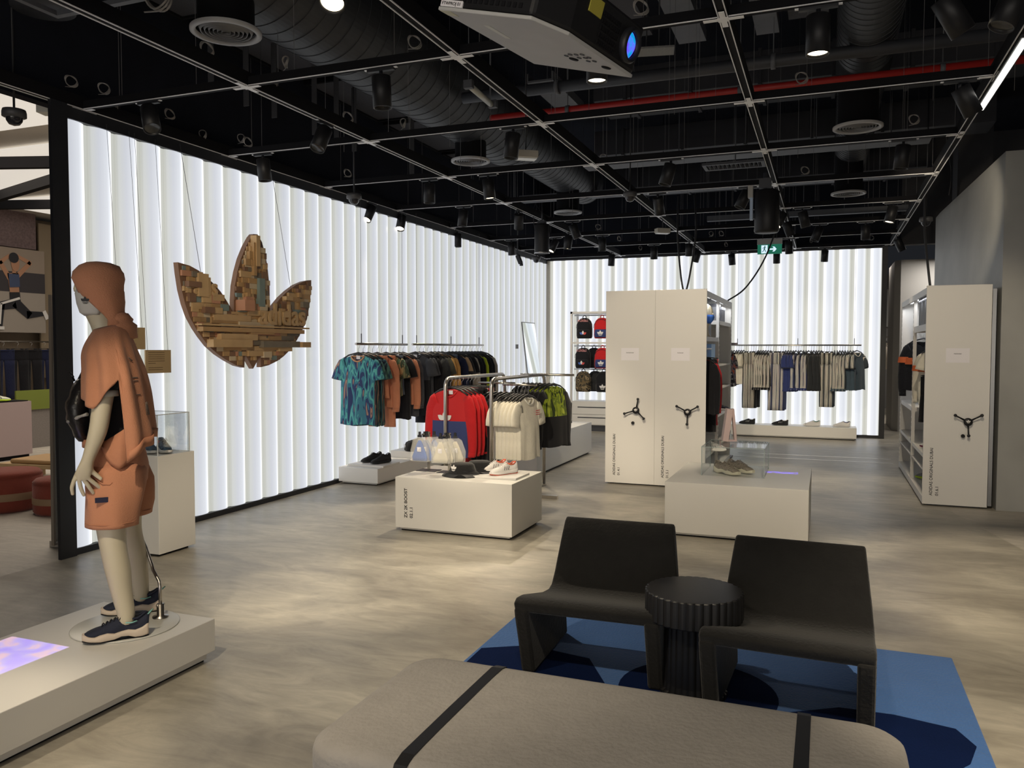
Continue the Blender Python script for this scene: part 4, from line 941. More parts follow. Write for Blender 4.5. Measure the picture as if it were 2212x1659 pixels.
# ================================================================ garments
HG = pm('hanger_black', (.012, .012, .014), .5)
def hanger(t, clip=False):
    g = G(); g.tube([(0, 0, -.115), (0, 0, -.06), (.016, 0, -.045), (.02, 0, -.02), (0, 0, .006), (-.018, 0, -.006), (-.02, 0, -.02)], .0022, 6)
    h = g.build('hook', ALU, t)
    g = G()
    if clip: g.tube([(-.19, 0, -.13), (0, 0, -.115), (.19, 0, -.13)], .007, 6, flat=.5); g.box(-.17, -.01, -.17, -.14, .01, -.12).box(.14, -.01, -.17, .17, .01, -.12)
    else: g.tube([(-.205, 0, -.185), (-.12, 0, -.135), (0, 0, -.105), (.12, 0, -.135), (.205, 0, -.185)], .012, 8, flat=.6)
    g.build('hanger', HG, t)
def fold(a, t, ph, amp): return amp*t*(math.sin(5*a+ph)+.5*math.sin(9*a+ph*2.1)+.35*math.sin(3*a-ph))
def top(name, label, mat, L=.72, sl='short', hw=.218, ph=0., collar=None, sleeve=None, hem=None, hemz=.5, thick=.05, cuff=None, hood=False, band=None, cat='clothing', group=None):
    t = thing(name, label, cat, group=group)
    hanger(t)
    N = 40; g = G(); rings = []
    def ztop(x): ax = abs(x); return -.115-(ax*.33 if ax > .07 else .023)
    zt = -.15
    ks = [0, .04, .1, .18, .3, .42, .54, .66, .8, .9, 1]
    for t_ in ks:
        ring = []
        for j in range(N):
            a = 2*PI*j/N; c, s_ = math.cos(a), math.sin(a)
            w_ = hw*(.93+.07*min(1, t_*3)-.03*math.sin(PI*t_)); x = w_*math.copysign(abs(c)**.75, c)
            d = (.012+thick*min(1, t_*2.2)*(.8 if t_ < .9 else .9)); y = d*s_+fold(a, t_, ph, .012)
            z0 = ztop(x)
            if abs(x) < .085: z0 -= (.075 if s_ < 0 else .012)*(1-(x/.085)**2)
            zb = -.13-L+.008*math.sin(4*a+ph); z = z0*(1-t_)+zb*t_
            ring.append((x, y, z))
        rings.append(ring)
    if hem:
        g.loft([r for r in rings], 0, cap=False)
        # colour of faces by depth below the shoulder
    else: g.loft(rings, 0, cap=False)
    # closed hem underside slightly inside
    g.add([(x*.98, y*.8, z+.02) for x, y, z in rings[-1]], [tuple(range(N))], 0)
    if hem:
        for i, f in enumerate(g.f):
            zc = sum(g.v[q][2] for q in f)/len(f)
            if zc < -.13-L*hemz: g.m[i] = 1
    g.build('torso', [mat, hem or mat], t)
    # sleeves
    sm = sleeve or mat
    for s in (-1, 1):
        g = G(); rings = []
        if sl == 'short': P = [(.150, -.235, .075), (.190, -.25, .078), (.222, -.30, .080), (.246, -.37, .080), (.256, -.42, .080)]
        elif sl == 'long': P = [(.150, -.235, .075), (.190, -.26, .076), (.225, -.33, .074), (.240, -.45, .066), (.248, -.58, .058), (.250, -.70, .052), (.250, -.76, .044), (.250, -.81, .042)]
        else: P = []
        for i, (x, z, r) in enumerate(P):
            a0 = P[max(0, i-1)]; a1 = P[min(len(P)-1, i+1)]; dx, dz = a1[0]-a0[0], a1[1]-a0[1]; l_ = math.hypot(dx, dz); nx, nz = -dz/l_, dx/l_
            ring = []
            for j in range(14):
                a = 2*PI*j/14; q = r*math.cos(a); yy = (.022+.02*i/len(P)+(.0 if sl == 'short' else -.004*i/len(P)))*math.sin(a)+.008*math.sin(ph+i*1.3+s)
                ring.append((s*(x+nx*q), yy, z+nz*q+.004*math.sin(i*2+ph)))
            rings.append(ring)
        if rings:
            if s < 0: rings = [r[::-1] for r in rings]
            g.loft(rings, 0, cap=True); g.build('sleeve', sm, t)
            if cuff and sl == 'long':
                g = G(); g.loft([[(x, y, z) for x, y, z in rings[-2]], [(x*1.0, y*1.15, z-.002) for x, y, z in rings[-1]]], 0); g.build('cuff', cuff, t)
    if collar is not False:
        g = G(); path = []
        for i in range(20):
            a = 2*PI*i/20; x = .083*math.cos(a); s_ = math.sin(a); path.append((x, .016*s_+(-.012 if s_ < 0 else 0), -.134-.01*abs(x)/.08-(.072 if s_ < 0 else .01)*(1-(x/.088)**2)*1.0))
        g.tube(path, .0085, 6, closed=True); g.build('collar', collar or mat, t)
    if hood:
        g = G(); rings = []
        for k in range(6):
            th = PI*k/5; rings.append([(.10*math.cos(a), .02+.035*math.sin(a)*(1-.4*math.cos(th)), -.16-.05*(1-math.cos(th))+.03*math.sin(th)*math.cos(a*2)) for a in [2*PI*j/14 for j in range(14)]])
        g.loft(rings); g.build('hood', mat, t)
    return t
def bottoms(name, label, mat, L=.92, hw=.19, flare=1., ph=0, group=None, waist=None, fold_over=False):
    t = thing(name, label, 'clothing', group=group)
    hanger(t, True)
    g = G(); g.loft([[(hw*1.0*math.copysign(abs(math.cos(a))**.6, math.cos(a)), .022*math.sin(a)+.004*math.sin(7*a), z) for a in [2*PI*j/26 for j in range(26)]] for z in (-.145, -.165, -.20, -.30, -.36)]); g.build('seat', mat, t)
    g = G(); g.loft([[(hw*1.01*math.copysign(abs(math.cos(a))**.6, math.cos(a)), .024*math.sin(a), z) for a in [2*PI*j/26 for j in range(26)]] for z in (-.14, -.18)]); g.build('waistband', waist or mat, t)
    for s in (-1, 1):
        rings = []
        for i in range(8):
            k = i/7; z = -.34-(L-.20)*k; r = (.095*(1-k)+(.06*flare+.02)*k)*hw/.19; c_ = s*(hw*.5+.015*k)
            ring = [(c_+r*math.cos(a), (.03+.012*k)*math.sin(a)+.006*math.sin(3*a+ph+i*.7), z) for a in [2*PI*j/16 for j in range(16)]]
            rings.append(ring)
        G().loft(rings).build('trouser_leg', mat, t)
    return t
C_ = {k: cloth('cloth_'+k, v) for k, v in dict(black=(.012, .012, .015), navy=(.014, .018, .05), grey=(.055, .058, .068), charcoal=(.028, .03, .034), salmon=(.58, .24, .14), peach=(.60, .32, .18), mustard=(.55, .31, .10), tan=(.42, .28, .16), stone=(.42, .38, .32), cream=(.78, .74, .63), white=(.74, .72, .66), red=(.50, .018, .022), blue=(.035, .05, .16), lime=(.45, .55, .03), slate=(.06, .09, .12), olive=(.06, .06, .045), steel=(.10, .12, .16)).items()}
TEAL = pattern('cloth_teal_flow', [(.02, .035, .11), (.03, .14, .22), (.10, .40, .38), (.05, .20, .28), (.03, .05, .14), (.35, .22, .17), (.02, .03, .09)], 'flow', 5.5)
TEALD = pattern('cloth_dark_flow', [(.01, .015, .03), (.02, .06, .09), (.08, .18, .15), (.02, .03, .05), (.20, .14, .10)], 'flow', 6)
LIMEP = pattern('cloth_lime_flow', [(.03, .05, .01), (.28, .36, .02), (.14, .20, .02), (.45, .52, .06), (.02, .03, .01)], 'flow', 9)
CAMO = pattern('cloth_camo', [(.02, .018, .012), (.14, .10, .05), (.06, .05, .03), (.24, .18, .10), (.01, .01, .01)], 'blob', 9)
REDS = striped('cloth_red_striped', (.45, .02, .03), (.6, .5, .45))
ST = {k: striped('cloth_striped_'+k, v) for k, v in dict(black=(.014, .014, .016), blue=(.03, .045, .13), slate=(.06, .075, .09), grey=(.045, .045, .045)).items()}
SH = {}
RB = twotone('cloth_red_blue', (.50, .018, .022), (.035, .05, .16), -.45); LB = twotone('cloth_lime_black', LIMEP, (.012, .012, .015), -.46)
def place(key, mk, loc, rz, label, group, sc=None):
    """first call builds the garment, later ones copy it with its parts"""
    if key not in SH:
        SH[key] = mk(); o = SH[key]
        KIDS[o.name] = [(c, kids(c)) for c in kids(o)]
        o.location = loc; o.rotation_euler = (0, 0, rz); tag(o, label, None, group)
        if sc: o.scale = sc
        return o
    return dup(SH[key], loc, rz, label, group, scale=sc or (1, 1, 1))
def T(key, mat, nm='hanging_t_shirt', **k): return key, (lambda: top(nm, 'x', mat, **k))
def Bt(key, mat, nm='hanging_trousers', **k): return key, (lambda: bottoms(nm, 'x', mat, **k))
rr = random.Random(5)
# ---- wall rail
def rail(name, label, p0, p1, z, wires, ztop=3.36, uprights=True):
    t = thing(name, label, 'clothes rail', (p0[0], p0[1], z)); d = Vector((p1[0]-p0[0], p1[1]-p0[1], 0))
    G().cyl((0, 0, 0), d, .014, n=12).build('bar', STEEL, t)
    for k in wires:
        c = d*k; G().cyl(c, c+Vector((0, 0, .12)), .006, n=6, m=0).build('bracket', DARKG, t)
        G().cyl(c+Vector((0, 0, .12)), c+Vector((0, 0, ztop-z)), .002, n=4).build('hanging_wire', MATS['wire_grey'], t)
    return t
rail('clothes_rail', 'nearer hanging clothes rail on the glowing left wall', (-5.0, 7.93), (-5.0, 9.14), 1.652, [.10, .90])
rail('clothes_rail', 'farther hanging clothes rail on the glowing left wall', (-5.0, 9.28), (-5.0, 11.6), 1.655, [.05, .5, .93])
rail('clothes_rail', 'long hanging clothes rail on the back wall', (-1.75, 15.3), (.57, 15.3), 1.67, [.1, .55, .95], 3.4)
R1 = [('teal and navy swirl print t-shirt, frontmost on the nearer wall rail', T('teal', TEAL, L=.80, collar=C_['peach'], hw=.222, thick=.055)),
 ('dark teal swirl t-shirt, right behind the teal one', T('teald', TEALD, L=.82)), ('dark teal swirl t-shirt, third on the nearer wall rail', T('teald', TEALD)),
 ('salmon shorts hanging fourth on the nearer wall rail', Bt('salm_sh', C_['salmon'], 'hanging_shorts', L=.50, hw=.2, flare=1.5)), ('salmon long-sleeved sweatshirt, fifth on the nearer wall rail', T('salm', C_['salmon'], 'hanging_sweatshirt', sl='long', L=.62, cuff=C_['salmon'])),
 ('salmon sweatpants on the nearer wall rail', Bt('salm_p', C_['salmon'], L=.86)), ('green and peach print shirt on the nearer wall rail', T('camoT', pattern('cloth_green_print', [(.10, .18, .10), (.4, .3, .15), (.05, .08, .05), (.2, .35, .25)], 'flow', 7), L=.5)),
 ('grey shorts on the nearer wall rail', Bt('grey_sh', C_['steel'], 'hanging_shorts', L=.48, flare=1.4)), ('long black t-shirt on the nearer wall rail', T('blackT', C_['black'], L=.80, hw=.225)),
 ('salmon striped-sleeve long top, second last on the nearer wall rail', T('salm', None)), ('grey sweatshirt, last on the nearer wall rail', T('greyS', C_['grey'], 'hanging_sweatshirt', sl='long', L=.78, cuff=C_['grey']))]
for i, (lb, (key, mk)) in enumerate(R1):
    place(key, mk, (-5.0, 7.98+i*.105, 1.657), -.05+rr.uniform(-.08, .08) if i else .10, lb, 'clothes on the nearer wall rail')
R2 = [('grey and black colour-block t-shirt, frontmost on the farther wall rail', T('gb', twotone('cloth_grey_black', (.055, .058, .068), (.012, .012, .015), -.47), L=.80, collar=C_['grey'])), ('plain grey t-shirt behind the colour-block one', T('gT', C_['grey'], L=.7)),
 ('black hoodie, third on the farther wall rail', T('blH', C_['black'], 'hanging_hoodie', sl='long', L=.68, hood=True)), ('black trousers, fourth on the farther wall rail', Bt('blP', C_['black'])), ('charcoal hoodie, fifth on the farther wall rail', T('chH', C_['charcoal'], 'hanging_hoodie', sl='long', L=.68, hood=True)),
 ('olive shirt just in front of the mustard ones', T('ol', C_['olive'], L=.68)), ('front mustard sweatshirt on the farther wall rail', T('mu', C_['mustard'], 'hanging_sweatshirt', sl='long', L=.64)), ('rear mustard sweatshirt on the farther wall rail', T('mu', None)),
 ('steel blue trousers behind the mustard sweatshirts', Bt('stP', C_['steel'])), ('navy sweatshirt, tenth on the farther wall rail', T('naS', C_['navy'], 'hanging_sweatshirt', sl='long', L=.66)), ('tan and black top, eleventh on the farther wall rail', T('tanS', twotone('cloth_tan_black', (.42, .28, .16), (.012, .012, .015), -.38))),
 ('charcoal t-shirt between the tan and the stone ones', T('chT', C_['charcoal'], L=.68)), ('black t-shirt just in front of the stone sweatshirt', T('bT2', C_['black'], L=.7)), ('stone grey sweatshirt in the middle of the farther wall rail', T('stS', C_['stone'], 'hanging_sweatshirt', sl='long', L=.64)),
 ('black sweatshirt between stone and lime', T('bS', C_['black'], 'hanging_sweatshirt', sl='long', L=.66)), ('second black sweatshirt just before the lime trousers', T('bS', None)), ('bright lime top near the far end of the farther wall rail', T('liT', C_['lime'], 'hanging_sweatshirt', sl='long', L=.60)),
 ('black sweatshirt just behind the lime top', T('bS', None)), ('black hoodie, second last on the farther wall rail', T('blH', None)), ('stone white sweatshirt at the far end of the farther wall rail', T('stS', None))]
for i, (lb, (key, mk)) in enumerate(R2):
    place(key, mk, (-5.0, 9.36+i*.113, 1.660), rr.uniform(-.08, .08)-.04, lb, 'clothes on the farther wall rail')
# size tag and white print on the front grey tee
# ---- floor racks
def hoop(name, label, x, y0, y1, z):
    t = thing(name, label, 'clothes rack', (x, 0, 0)); r = .09; P = [(0, y0, .02), (0, y0, z-r)]
    for i in range(1, 7): a = PI/2*i/6; P.append((0, y0+r-r*math.cos(a), z-r+r*math.sin(a)))
    for i in range(0, 7): a = PI/2*i/6; P.append((0, y1-r+r*math.sin(a), z-r+r*math.cos(a)))
    P.append((0, y1, .02)); G().tube(P, .019, 14).build('hoop', STEEL, t)
    return t
ra = hoop('clothes_rack', 'brushed steel hoop clothes rack holding the red sweatshirts, left of two', -3.56, 7.30, 8.9, 1.30)
G().box(-.45, 8.10, 0, .45, 8.15, .035).box(-.02, 7.28, 0, .02, 8.92, .02).build('base_bar', STEEL, ra)
rb = hoop('clothes_rack', 'brushed steel clothes rack holding the cream t-shirts, right of two', -3.06, 7.30, 8.9, 1.30)
G().box(-.03, 8.10, 0, .42, 8.15, .035).box(-.02, 7.28, 0, .02, 8.92, .02).build('base_bar', STEEL, rb)
G().cyl((0, 7.62, 1.235), (.36, 7.62, 1.235), .011, n=10).box(-.006, 7.612, 1.225, .006, 7.628, 1.29).build('front_arm', STEEL, rb)
G().cyl((-.10, 8.38, 1.315), (.52, 8.38, 1.315), .013, n=10).build('rear_arm', STEEL, rb)
G().cyl((0.0, 7.95, 1.235), (-.42, 7.95, 1.235), .011, n=10).build('side_arm', STEEL, rb)
for i in range(4):
    place('redS', lambda: top('hanging_sweatshirt', 'x', RB, L=.68, sl='long', sleeve=C_['red'], collar=C_['red'], cuff=C_['red']), (-3.56, 7.42+i*.09, 1.315), -.10+.05*i, 'red and blue colour-block sweatshirt, %s on the left floor rack' % ['frontmost with leaf emblem', 'second', 'third', 'fourth'][i], 'red sweatshirts on the floor rack')
g = G(); emblem(g, basis((1, 0, 0), (0, 0, 1), (0, -1, 0), (-.03, -.068, -.44)), .17, bars=False); e = g.build('chest_emblem', SW); e.parent = SH['redS']
for i, (key, mk, lb) in enumerate([('blSh', lambda: bottoms('hanging_shorts', 'x', C_['black'], L=.5, flare=1.4), 'black shorts behind the red sweatshirts'), ('blSh', None, 'second black shorts behind the red sweatshirts'), ('redP', lambda: bottoms('hanging_trousers', 'x', REDS, L=.85), 'red striped trousers on the left floor rack'), ('redP', None, 'second red striped trousers on the left floor rack')]):
    place(key, mk, (-3.56, 7.82+i*.09, 1.315), .1*i, lb, 'clothes behind the red sweatshirts')
for i in range(5):
    place('bH2', lambda: top('hanging_sweatshirt', 'x', C_['black'], L=.62, sl='long', hw=.205, collar=False), (-3.34+.06*i, 7.95, 1.242), 1.25, 'black hooded sweatshirt between the red and the cream clothes, %s from the left' % ordinal(i), 'black sweatshirts on the floor rack')
for i in range(7):
    place('crT', lambda: top('hanging_t_shirt', 'x', C_['cream'], L=.62, hw=.20, collar=C_['white']), (-3.02+.038*i, 7.62, 1.242), 1.27+.02*i, 'cream white t-shirt on the right floor rack, %s from the left' % ordinal(i) if i < 6 else 'frontmost cream white t-shirt with small red print on the right floor rack', 'cream t-shirts on the floor rack')
g = G()
for q in range(3): g.box(.06, -.062, -.27-.02*q, .135, -.056, -.263-.02*q)
fr_ = [o for o in bpy.data.objects if o.get('label', '').startswith('frontmost cream white')][0]
e = g.build('chest_print', pm('print_red', (.55, .05, .06), .7)); e.parent = fr_
for i in range(4):
    place('bT3', lambda: top('hanging_t_shirt', 'x', C_['charcoal'], L=.66, sl='long', hw=.2, collar=False), (-3.12+.05*i, 8.38, 1.324), 1.25, 'charcoal sweatshirt behind the cream t-shirts, %s from the left' % ordinal(i), 'charcoal tops on the rear arm')
for i in range(4):
    place('liJ', lambda: top('hanging_windbreaker', 'x', LB, L=.66, sl='long', sleeve=C_['black'], hw=.225, hood=True, thick=.06), (-2.93+.052*i, 8.38, 1.324), 1.12+.03*i, 'lime green and black windbreaker on the right floor rack, %s from the left' % ordinal(i) if i < 3 else 'frontmost lime green and black windbreaker on the right floor rack', 'lime windbreakers on the floor rack')
for k_ in ('teal', 'gb', 'redS', 'crT'):
    e = G().box(-.024, .002, -.180, .024, .006, -.142).build('neck_label', CARD); e.parent = SH[k_]
# ---- back wall rail: rail runs left to right, garments side-on
SEQ = []
def seq(n_, key, mk, desc, sc=None):
    for i in range(n_): SEQ.append((key, mk, desc, i, n_, sc))
seq(3, 'sbT', lambda: top('hanging_t_shirt', 'x', ST['black'], L=.60, sl='short'), 'black three-stripe t-shirt')
seq(4, 'crT', None, 'cream t-shirt', (.9, 1, .95))
seq(5, 'sbP', lambda: bottoms('hanging_trousers', 'x', ST['black'], L=1.0, hw=.215, flare=1.5), 'black striped track trousers')
seq(6, 'sbS', lambda: top('hanging_track_top', 'x', C_['black'], L=.62, sl='long', sleeve=ST['black'], cuff=C_['black'], collar=False), 'black track top with striped sleeves')
seq(5, 'suP', lambda: bottoms('hanging_trousers', 'x', ST['blue'], L=1.03, hw=.215, flare=1.6), 'blue striped flared trousers')
seq(4, 'blT', lambda: top('hanging_t_shirt', 'x', C_['blue'], L=.70), 'blue t-shirt')
seq(5, 'suS', lambda: top('hanging_track_top', 'x', C_['blue'], L=.66, sl='long', sleeve=ST['blue'], cuff=C_['blue'], collar=False), 'blue track top with striped sleeves')
seq(6, 'chS', lambda: top('hanging_sweatshirt', 'x', C_['charcoal'], L=.68, sl='long', collar=False), 'charcoal sweatshirt')
seq(4, 'sgP', lambda: bottoms('hanging_trousers', 'x', ST['slate'], L=.95, hw=.215), 'slate striped track trousers')
seq(5, 'sgS', lambda: top('hanging_track_top', 'x', C_['slate'], L=.60, sl='long', sleeve=ST['slate'], cuff=C_['slate'], collar=False), 'slate track top with striped sleeves')
seq(3, 'sgT', lambda: top('hanging_t_shirt', 'x', C_['slate'], L=.66, sl='short', sleeve=ST['slate'], collar=C_['white']), 'slate t-shirt with striped sleeves')
nS = len(SEQ)
for i, (key, mk, desc, k, n_, sc) in enumerate(SEQ):
    x = -1.66+(2.10)*i/(nS-1)
    # garment faces left or right; turn a little so the pale sleeve side shows
    place(key, mk, (x, 15.3, 1.676), PI/2-.12+rr.uniform(-.1, .1), '%s on back wall rail, %s of its kind from left' % (desc, ordinal(k)), desc+'s on the back wall rail', sc or (1, 1.25, 1))
last = place('sgT', None, (.50, 15.3, 1.680), .95, 'slate t-shirt facing forward at the right end of the back wall rail', 'slate end garment')
# ================================================================ bags
def backpack(label, mat, loc, rz=0, pocket=None, logo=None, word=None, group=None, base=None):
    t = thing('backpack', label, 'backpack', loc, rz, group)
    g = G(); rings = []
    for z, w_, d in [(0, .13, .06), (.012, .145, .075), (.06, .155, .085), (.18, .155, .08), (.28, .148, .072), (.34, .125, .06), (.385, .08, .04), (.40, .03, .02)]:
        rings.append([(w_*math.copysign(abs(math.cos(a))**.65, math.cos(a)), d*math.copysign(abs(math.sin(a))**.65, math.sin(a)), z) for a in [2*PI*j/28 for j in range(28)]])
    g.loft(rings).build('bag_body', mat, t)
    g = G(); rings = []
    for z, w_, d in [(.02, .10, .02), (.03, .12, .03), (.10, .125, .035), (.16, .12, .028), (.175, .10, .01)]:
        rings.append([(w_*math.copysign(abs(math.cos(a))**.5, math.cos(a)), -.075+d*math.copysign(abs(math.sin(a))**.5, math.sin(a)), z) for a in [2*PI*j/24 for j in range(24)]])
    g.loft(rings).build('front_pocket', pocket or mat, t)
    G().tube([(-.035, 0, .39), (-.03, 0, .43), (0, 0, .45), (.03, 0, .43), (.035, 0, .39)], .008, 8).build('grab_handle', mat if mat is not CAMO else C_['black'], t)
    g = G(); g.tube([(.15*math.cos(a), -.062-.006*math.sin(a), .20+.17*math.sin(a)) for a in [PI*i/14 for i in range(15)]], .004, 6); g.build('zip', BLACK, t)
    for s in (-1, 1):
        G().tube([(s*.07, .055, .37), (s*.10, .09, .30), (s*.12, .085, .15), (s*.13, .065, .03)], .012, 8, flat=.4).build('shoulder_strap', C_['black'], t)
    if logo == 'tri':
        g = G(); emblem(g, basis((1, 0, 0), (0, 0, 1), (0, -1, 0), (0, -.112, .075)), .14, cols=[0, 1, 2], bars=False); g.build('emblem', [pm('logo_blue', (.05, .12, .45), .6), SW, pm('logo_red', (.6, .06, .05), .6)], t)
    elif logo:
        g = G(); emblem(g, basis((1, 0, 0), (0, 0, 1), (0, -1, 0), (0, -.112, .085)), .13); g.build('emblem', SW, t)
    if word: text('top_lettering', 'adidas', .085, pm('word_pink', (.6, .25, .25), .6), basis((1, 0, 0), (0, .25, .97), (0, -.97, .25), (-.12, -.066, .325)), t, ext=.001)
    return t
t = thing('shelf_unit', 'white open shelf unit with hanging backpacks and two drawers against the back wall', 'shelf unit', (-4.66, 15.1, 0))
Wd = 1.4
for x in (0, Wd-.04): G().box(x, 0, .06, x+.04, .04, 2.32).box(x, .42, .06, x+.04, .46, 2.32).build('upright', WHITE, t)
G().box(0, 0, 2.28, Wd, .46, 2.32).build('top_board', WHITE, t)
G().box(.04, .0, 1.70, Wd-.04, .42, 1.73).build('shelf', WHITE, t); G().box(.04, 0, .545, Wd-.04, .46, .58).build('shelf', WHITE, t)
for z in (2.25, 1.655, 1.20):
    G().cyl((.04, .15, z), (Wd-.04, .15, z), .012, n=10).build('hanging_bar', ALU, t)
G().box(0, .0, .12, Wd, .46, .545).build('drawer_case', WHITE, t)
for z in (.40, .20):
    d = G().box(.06, -.015, z-.07, Wd-.06, 0, z+.10).build('drawer', WHITE, t, bevel=.003)
    G().box(.16, -.018, z+.055, Wd-.16, -.0155, z+.075).build('grip_slot', DARKG, d)
G().box(.03, .03, 0, Wd-.03, .43, .12).build('recessed_foot', DARKG, t)
row = [(1.80, 'top row'), (1.215, 'middle row'), (.76, 'bottom row')]
backpack('black backpack with tricolour leaf emblem in the top row', C_['black'], (-4.40, 15.2, 1.80), 0, logo='tri', word=1, group='hanging backpacks')
backpack('red and blue backpack with white emblem in the top row', C_['red'], (-4.05, 15.2, 1.80), -.05, pocket=C_['blue'], logo='w', group='hanging backpacks')
backpack('front black backpack with tricolour leaf emblem in the middle row', C_['black'], (-4.40, 15.12, 1.22), -.05, logo='tri', word=1, group='hanging backpacks')
backpack('black backpack behind the middle row tricolour one', C_['black'], (-4.25, 15.36, 1.22), .1, group='hanging backpacks')
backpack('red and blue backpack with white emblem in the middle row', C_['red'], (-4.02, 15.14, 1.22), -.05, pocket=C_['blue'], logo='w', group='hanging backpacks')
backpack('camouflage backpack in the bottom row', CAMO, (-4.40, 15.14, .765), -.05, group='hanging backpacks')
backpack('dark backpack behind the camouflage one', C_['charcoal'], (-4.22, 15.36, .765), .05, group='hanging backpacks')
backpack('black backpack with white leaf emblem in the bottom row', C_['black'], (-3.99, 15.14, .765), 0, logo='w', group='hanging backpacks')
# ================================================================ mobile cabinets
def handwheel(t, x, y, z, ang, knob=None):
    w_ = thing('handwheel', None, None, (x, y, z)); del_ = None
    o = G().lathe([(0, -.012), (.036, -.012), (.040, -.008), (.040, .012), (.034, .018), (0, .018)], 28).build('handwheel', PLAST, t, rot=(PI/2, 0, 0), loc=(x, y, z))
    bpy.data.objects.remove(w_)
    g = G()
    for k in range(3):
        a = ang+2*PI*k/3; e = (.135*math.cos(a), .135*math.sin(a))
        g.tube([(.03*math.cos(a), .03*math.sin(a), .0), (e[0]*.6, e[1]*.6, .014), (e[0], e[1], .03)], [.009, .0075, .008], 8)
    g.build('spokes', PLAST, o)
    for k in range(3):
        a = ang+2*PI*k/3; G().lathe([(0, .02), (.014, .022), (.016, .035), (.012, .048), (0, .05)], 14, c=(.135*math.cos(a), .135*math.sin(a), 0)).build('grip_knob', BLACK, o)
    G().cyl((0, 0, -.05), (0, 0, -.012), .016, n=12).build('axle', BLACK, o)
    g = G(); emblem(g, basis((1, 0, 0), (0, 1, 0), (0, 0, 1), (0, 0, .0185)), .042); g.build('emblem', SW, o)
    if knob:
        G().lathe([(0, 0), (.018, 0), (.018, .02), (.009, .024), (.008, .018), (0, .018)], 18).build('lock_knob', PLAST, t, rot=(PI/2, 0, 0), loc=(x+knob[0], y+.03, z+knob[1]))
SLOT = pm('slot_dark', (.05, .05, .05), .8)
def upright(t, x, y, h, side):
    u = G().box(x-.018, y-.02, .06, x+.018, y+.02, h).build('upright', WHITE, t)
    g = G(); xx = x+side*.0185
    z = .16
    while z < h-.12:
        g.box(min(xx, xx-side*.002), y-.008, z, max(xx, xx-side*.002)+.0005, y+.008, z+.035); z += .06
    g.build('slots', SLOT, u)
def mobile(label, x0, x1, y0, y1, ymid, H, no, side, wheel, knob, sign, txt, shelves, back=None):
    t = thing('mobile_shelving', label, 'shelving unit', ((x0+x1)/2, y0, 0)); a = (x1-x0)/2; D = y1-y0
    G().box(-a, 0, .015, a, .022, H).build('end_panel', WHITE, t, bevel=.002)
    G().box(-a, D-.02, .06, a, D, H-.02).build('rear_panel', WHITE, t)
    G().box(-a, .022, .02, a, D, .09).build('base', WHITE, t)
    G().box(-a+.05, .05, 0, a-.05, D-.05, .02).build('wheels', DARKG, t)
    G().box(-a, .022, H-.085, -a+.02, D, H-.02).box(a-.02, .022, H-.085, a, D, H-.02).build('top_rail', WHITE, t)
    G().box(-a+.02, .022, H-.03, a-.02, D-.02, H-.02).build('top_board', WHITE, t)
    if back: G().box(back-.005, .03, .09, back+.005, D-.03, H-.03).build('back_panel', pm('pale_back_panel', (.62, .64, .66), .5), t)
    for yy in (ymid, D-.03): upright(t, side*(a-.02), yy, H-.03, side)
    for yy in (ymid,): G().box(-side*(a-.02)-.018, yy-.02, .06, -side*(a-.02)+.018, yy+.02, H-.03).build('upright', WHITE, t)
    for (ya, yb, z, th) in shelves: G().box(-a+.01, ya, z-th, a-.01, yb, z).build('shelf', WHITE, t)
    for (ya, yb) in ((.1, ymid-.08), (ymid+.08, D-.1)):
        sx_ = side*(a-.10); G().box(sx_-.015, ya, H-.045, sx_+.015, yb, H-.032).build('shelf_light', em('shelf_led', (.95, .97, 1), 1.8), t)
        l = bpy.data.lights.new('shelf_lamp', 'AREA'); l.shape = 'RECTANGLE'; l.size = .05; l.size_y = yb-ya; l.energy = 3.5; l.color = (.95, .97, 1)
        lo = bpy.data.objects.new('shelf_lamp', l); COL.objects.link(lo); lo.location = ((x0+x1)/2+side*(a-.04), y0+(ya+yb)/2, H-.10); lo.rotation_euler = (0, side*.35, 0)
    # sign card, wheel, lettering on the end panel
    G().box(sign[0]-.105, -.003, 1.465, sign[0]+.105, 0, 1.61).build('sign_card', CARD, t)
    text('sign_text', sign[1], .017, INK, basis((1, 0, 0), (0, 0, 1), (0, -1, 0), (sign[0], -.0035, 1.550)), t, ext=.0003, align='CENTER')
    handwheel(t, wheel[0], -.05, wheel[1], wheel[2], knob)
    for i, s in enumerate(['ADIDAS ORIGINALS DUBAI', no]):
        text('lettering', s, .0405, INK, basis((0, 0, 1), (-1, 0, 0), (0, -1, 0), (txt[0]+.055*i, -.0008, .105 if i == 0 else .105)), t, ext=.0005, space=1.0)
    return t
mobile('white mobile shelving unit numbered 01.4.1, left of the joined pair', -2.43, -1.846, 9.3, 11.86, 1.16, 2.278, '01.4.1', -1, (.085, .885, 1.35), (-.04, -.15), (0.0, 'womenswear'), (-.17,), [(.03, 2.5, 1.7, .03), (.03, 2.5, .8, .03)])
mobile('white mobile shelving unit numbered 01.5.1, right of the joined pair with open side', -1.845, -1.262, 9.3, 11.86, 1.16, 2.278, '01.5.1', 1, (.095, .88, PI/6), None, (0.0, 'menswear'), (-.18,),
       [(.03, 1.16, 1.74, .05), (1.16, 2.53, 1.96, .05), (1.16, 2.53, 1.40, .02), (1.16, 2.53, 1.10, .02), (1.16, 2.53, .78, .05), (1.16, 2.53, .36, .02), (.03, 1.16, .36, .03)], back=-.22)
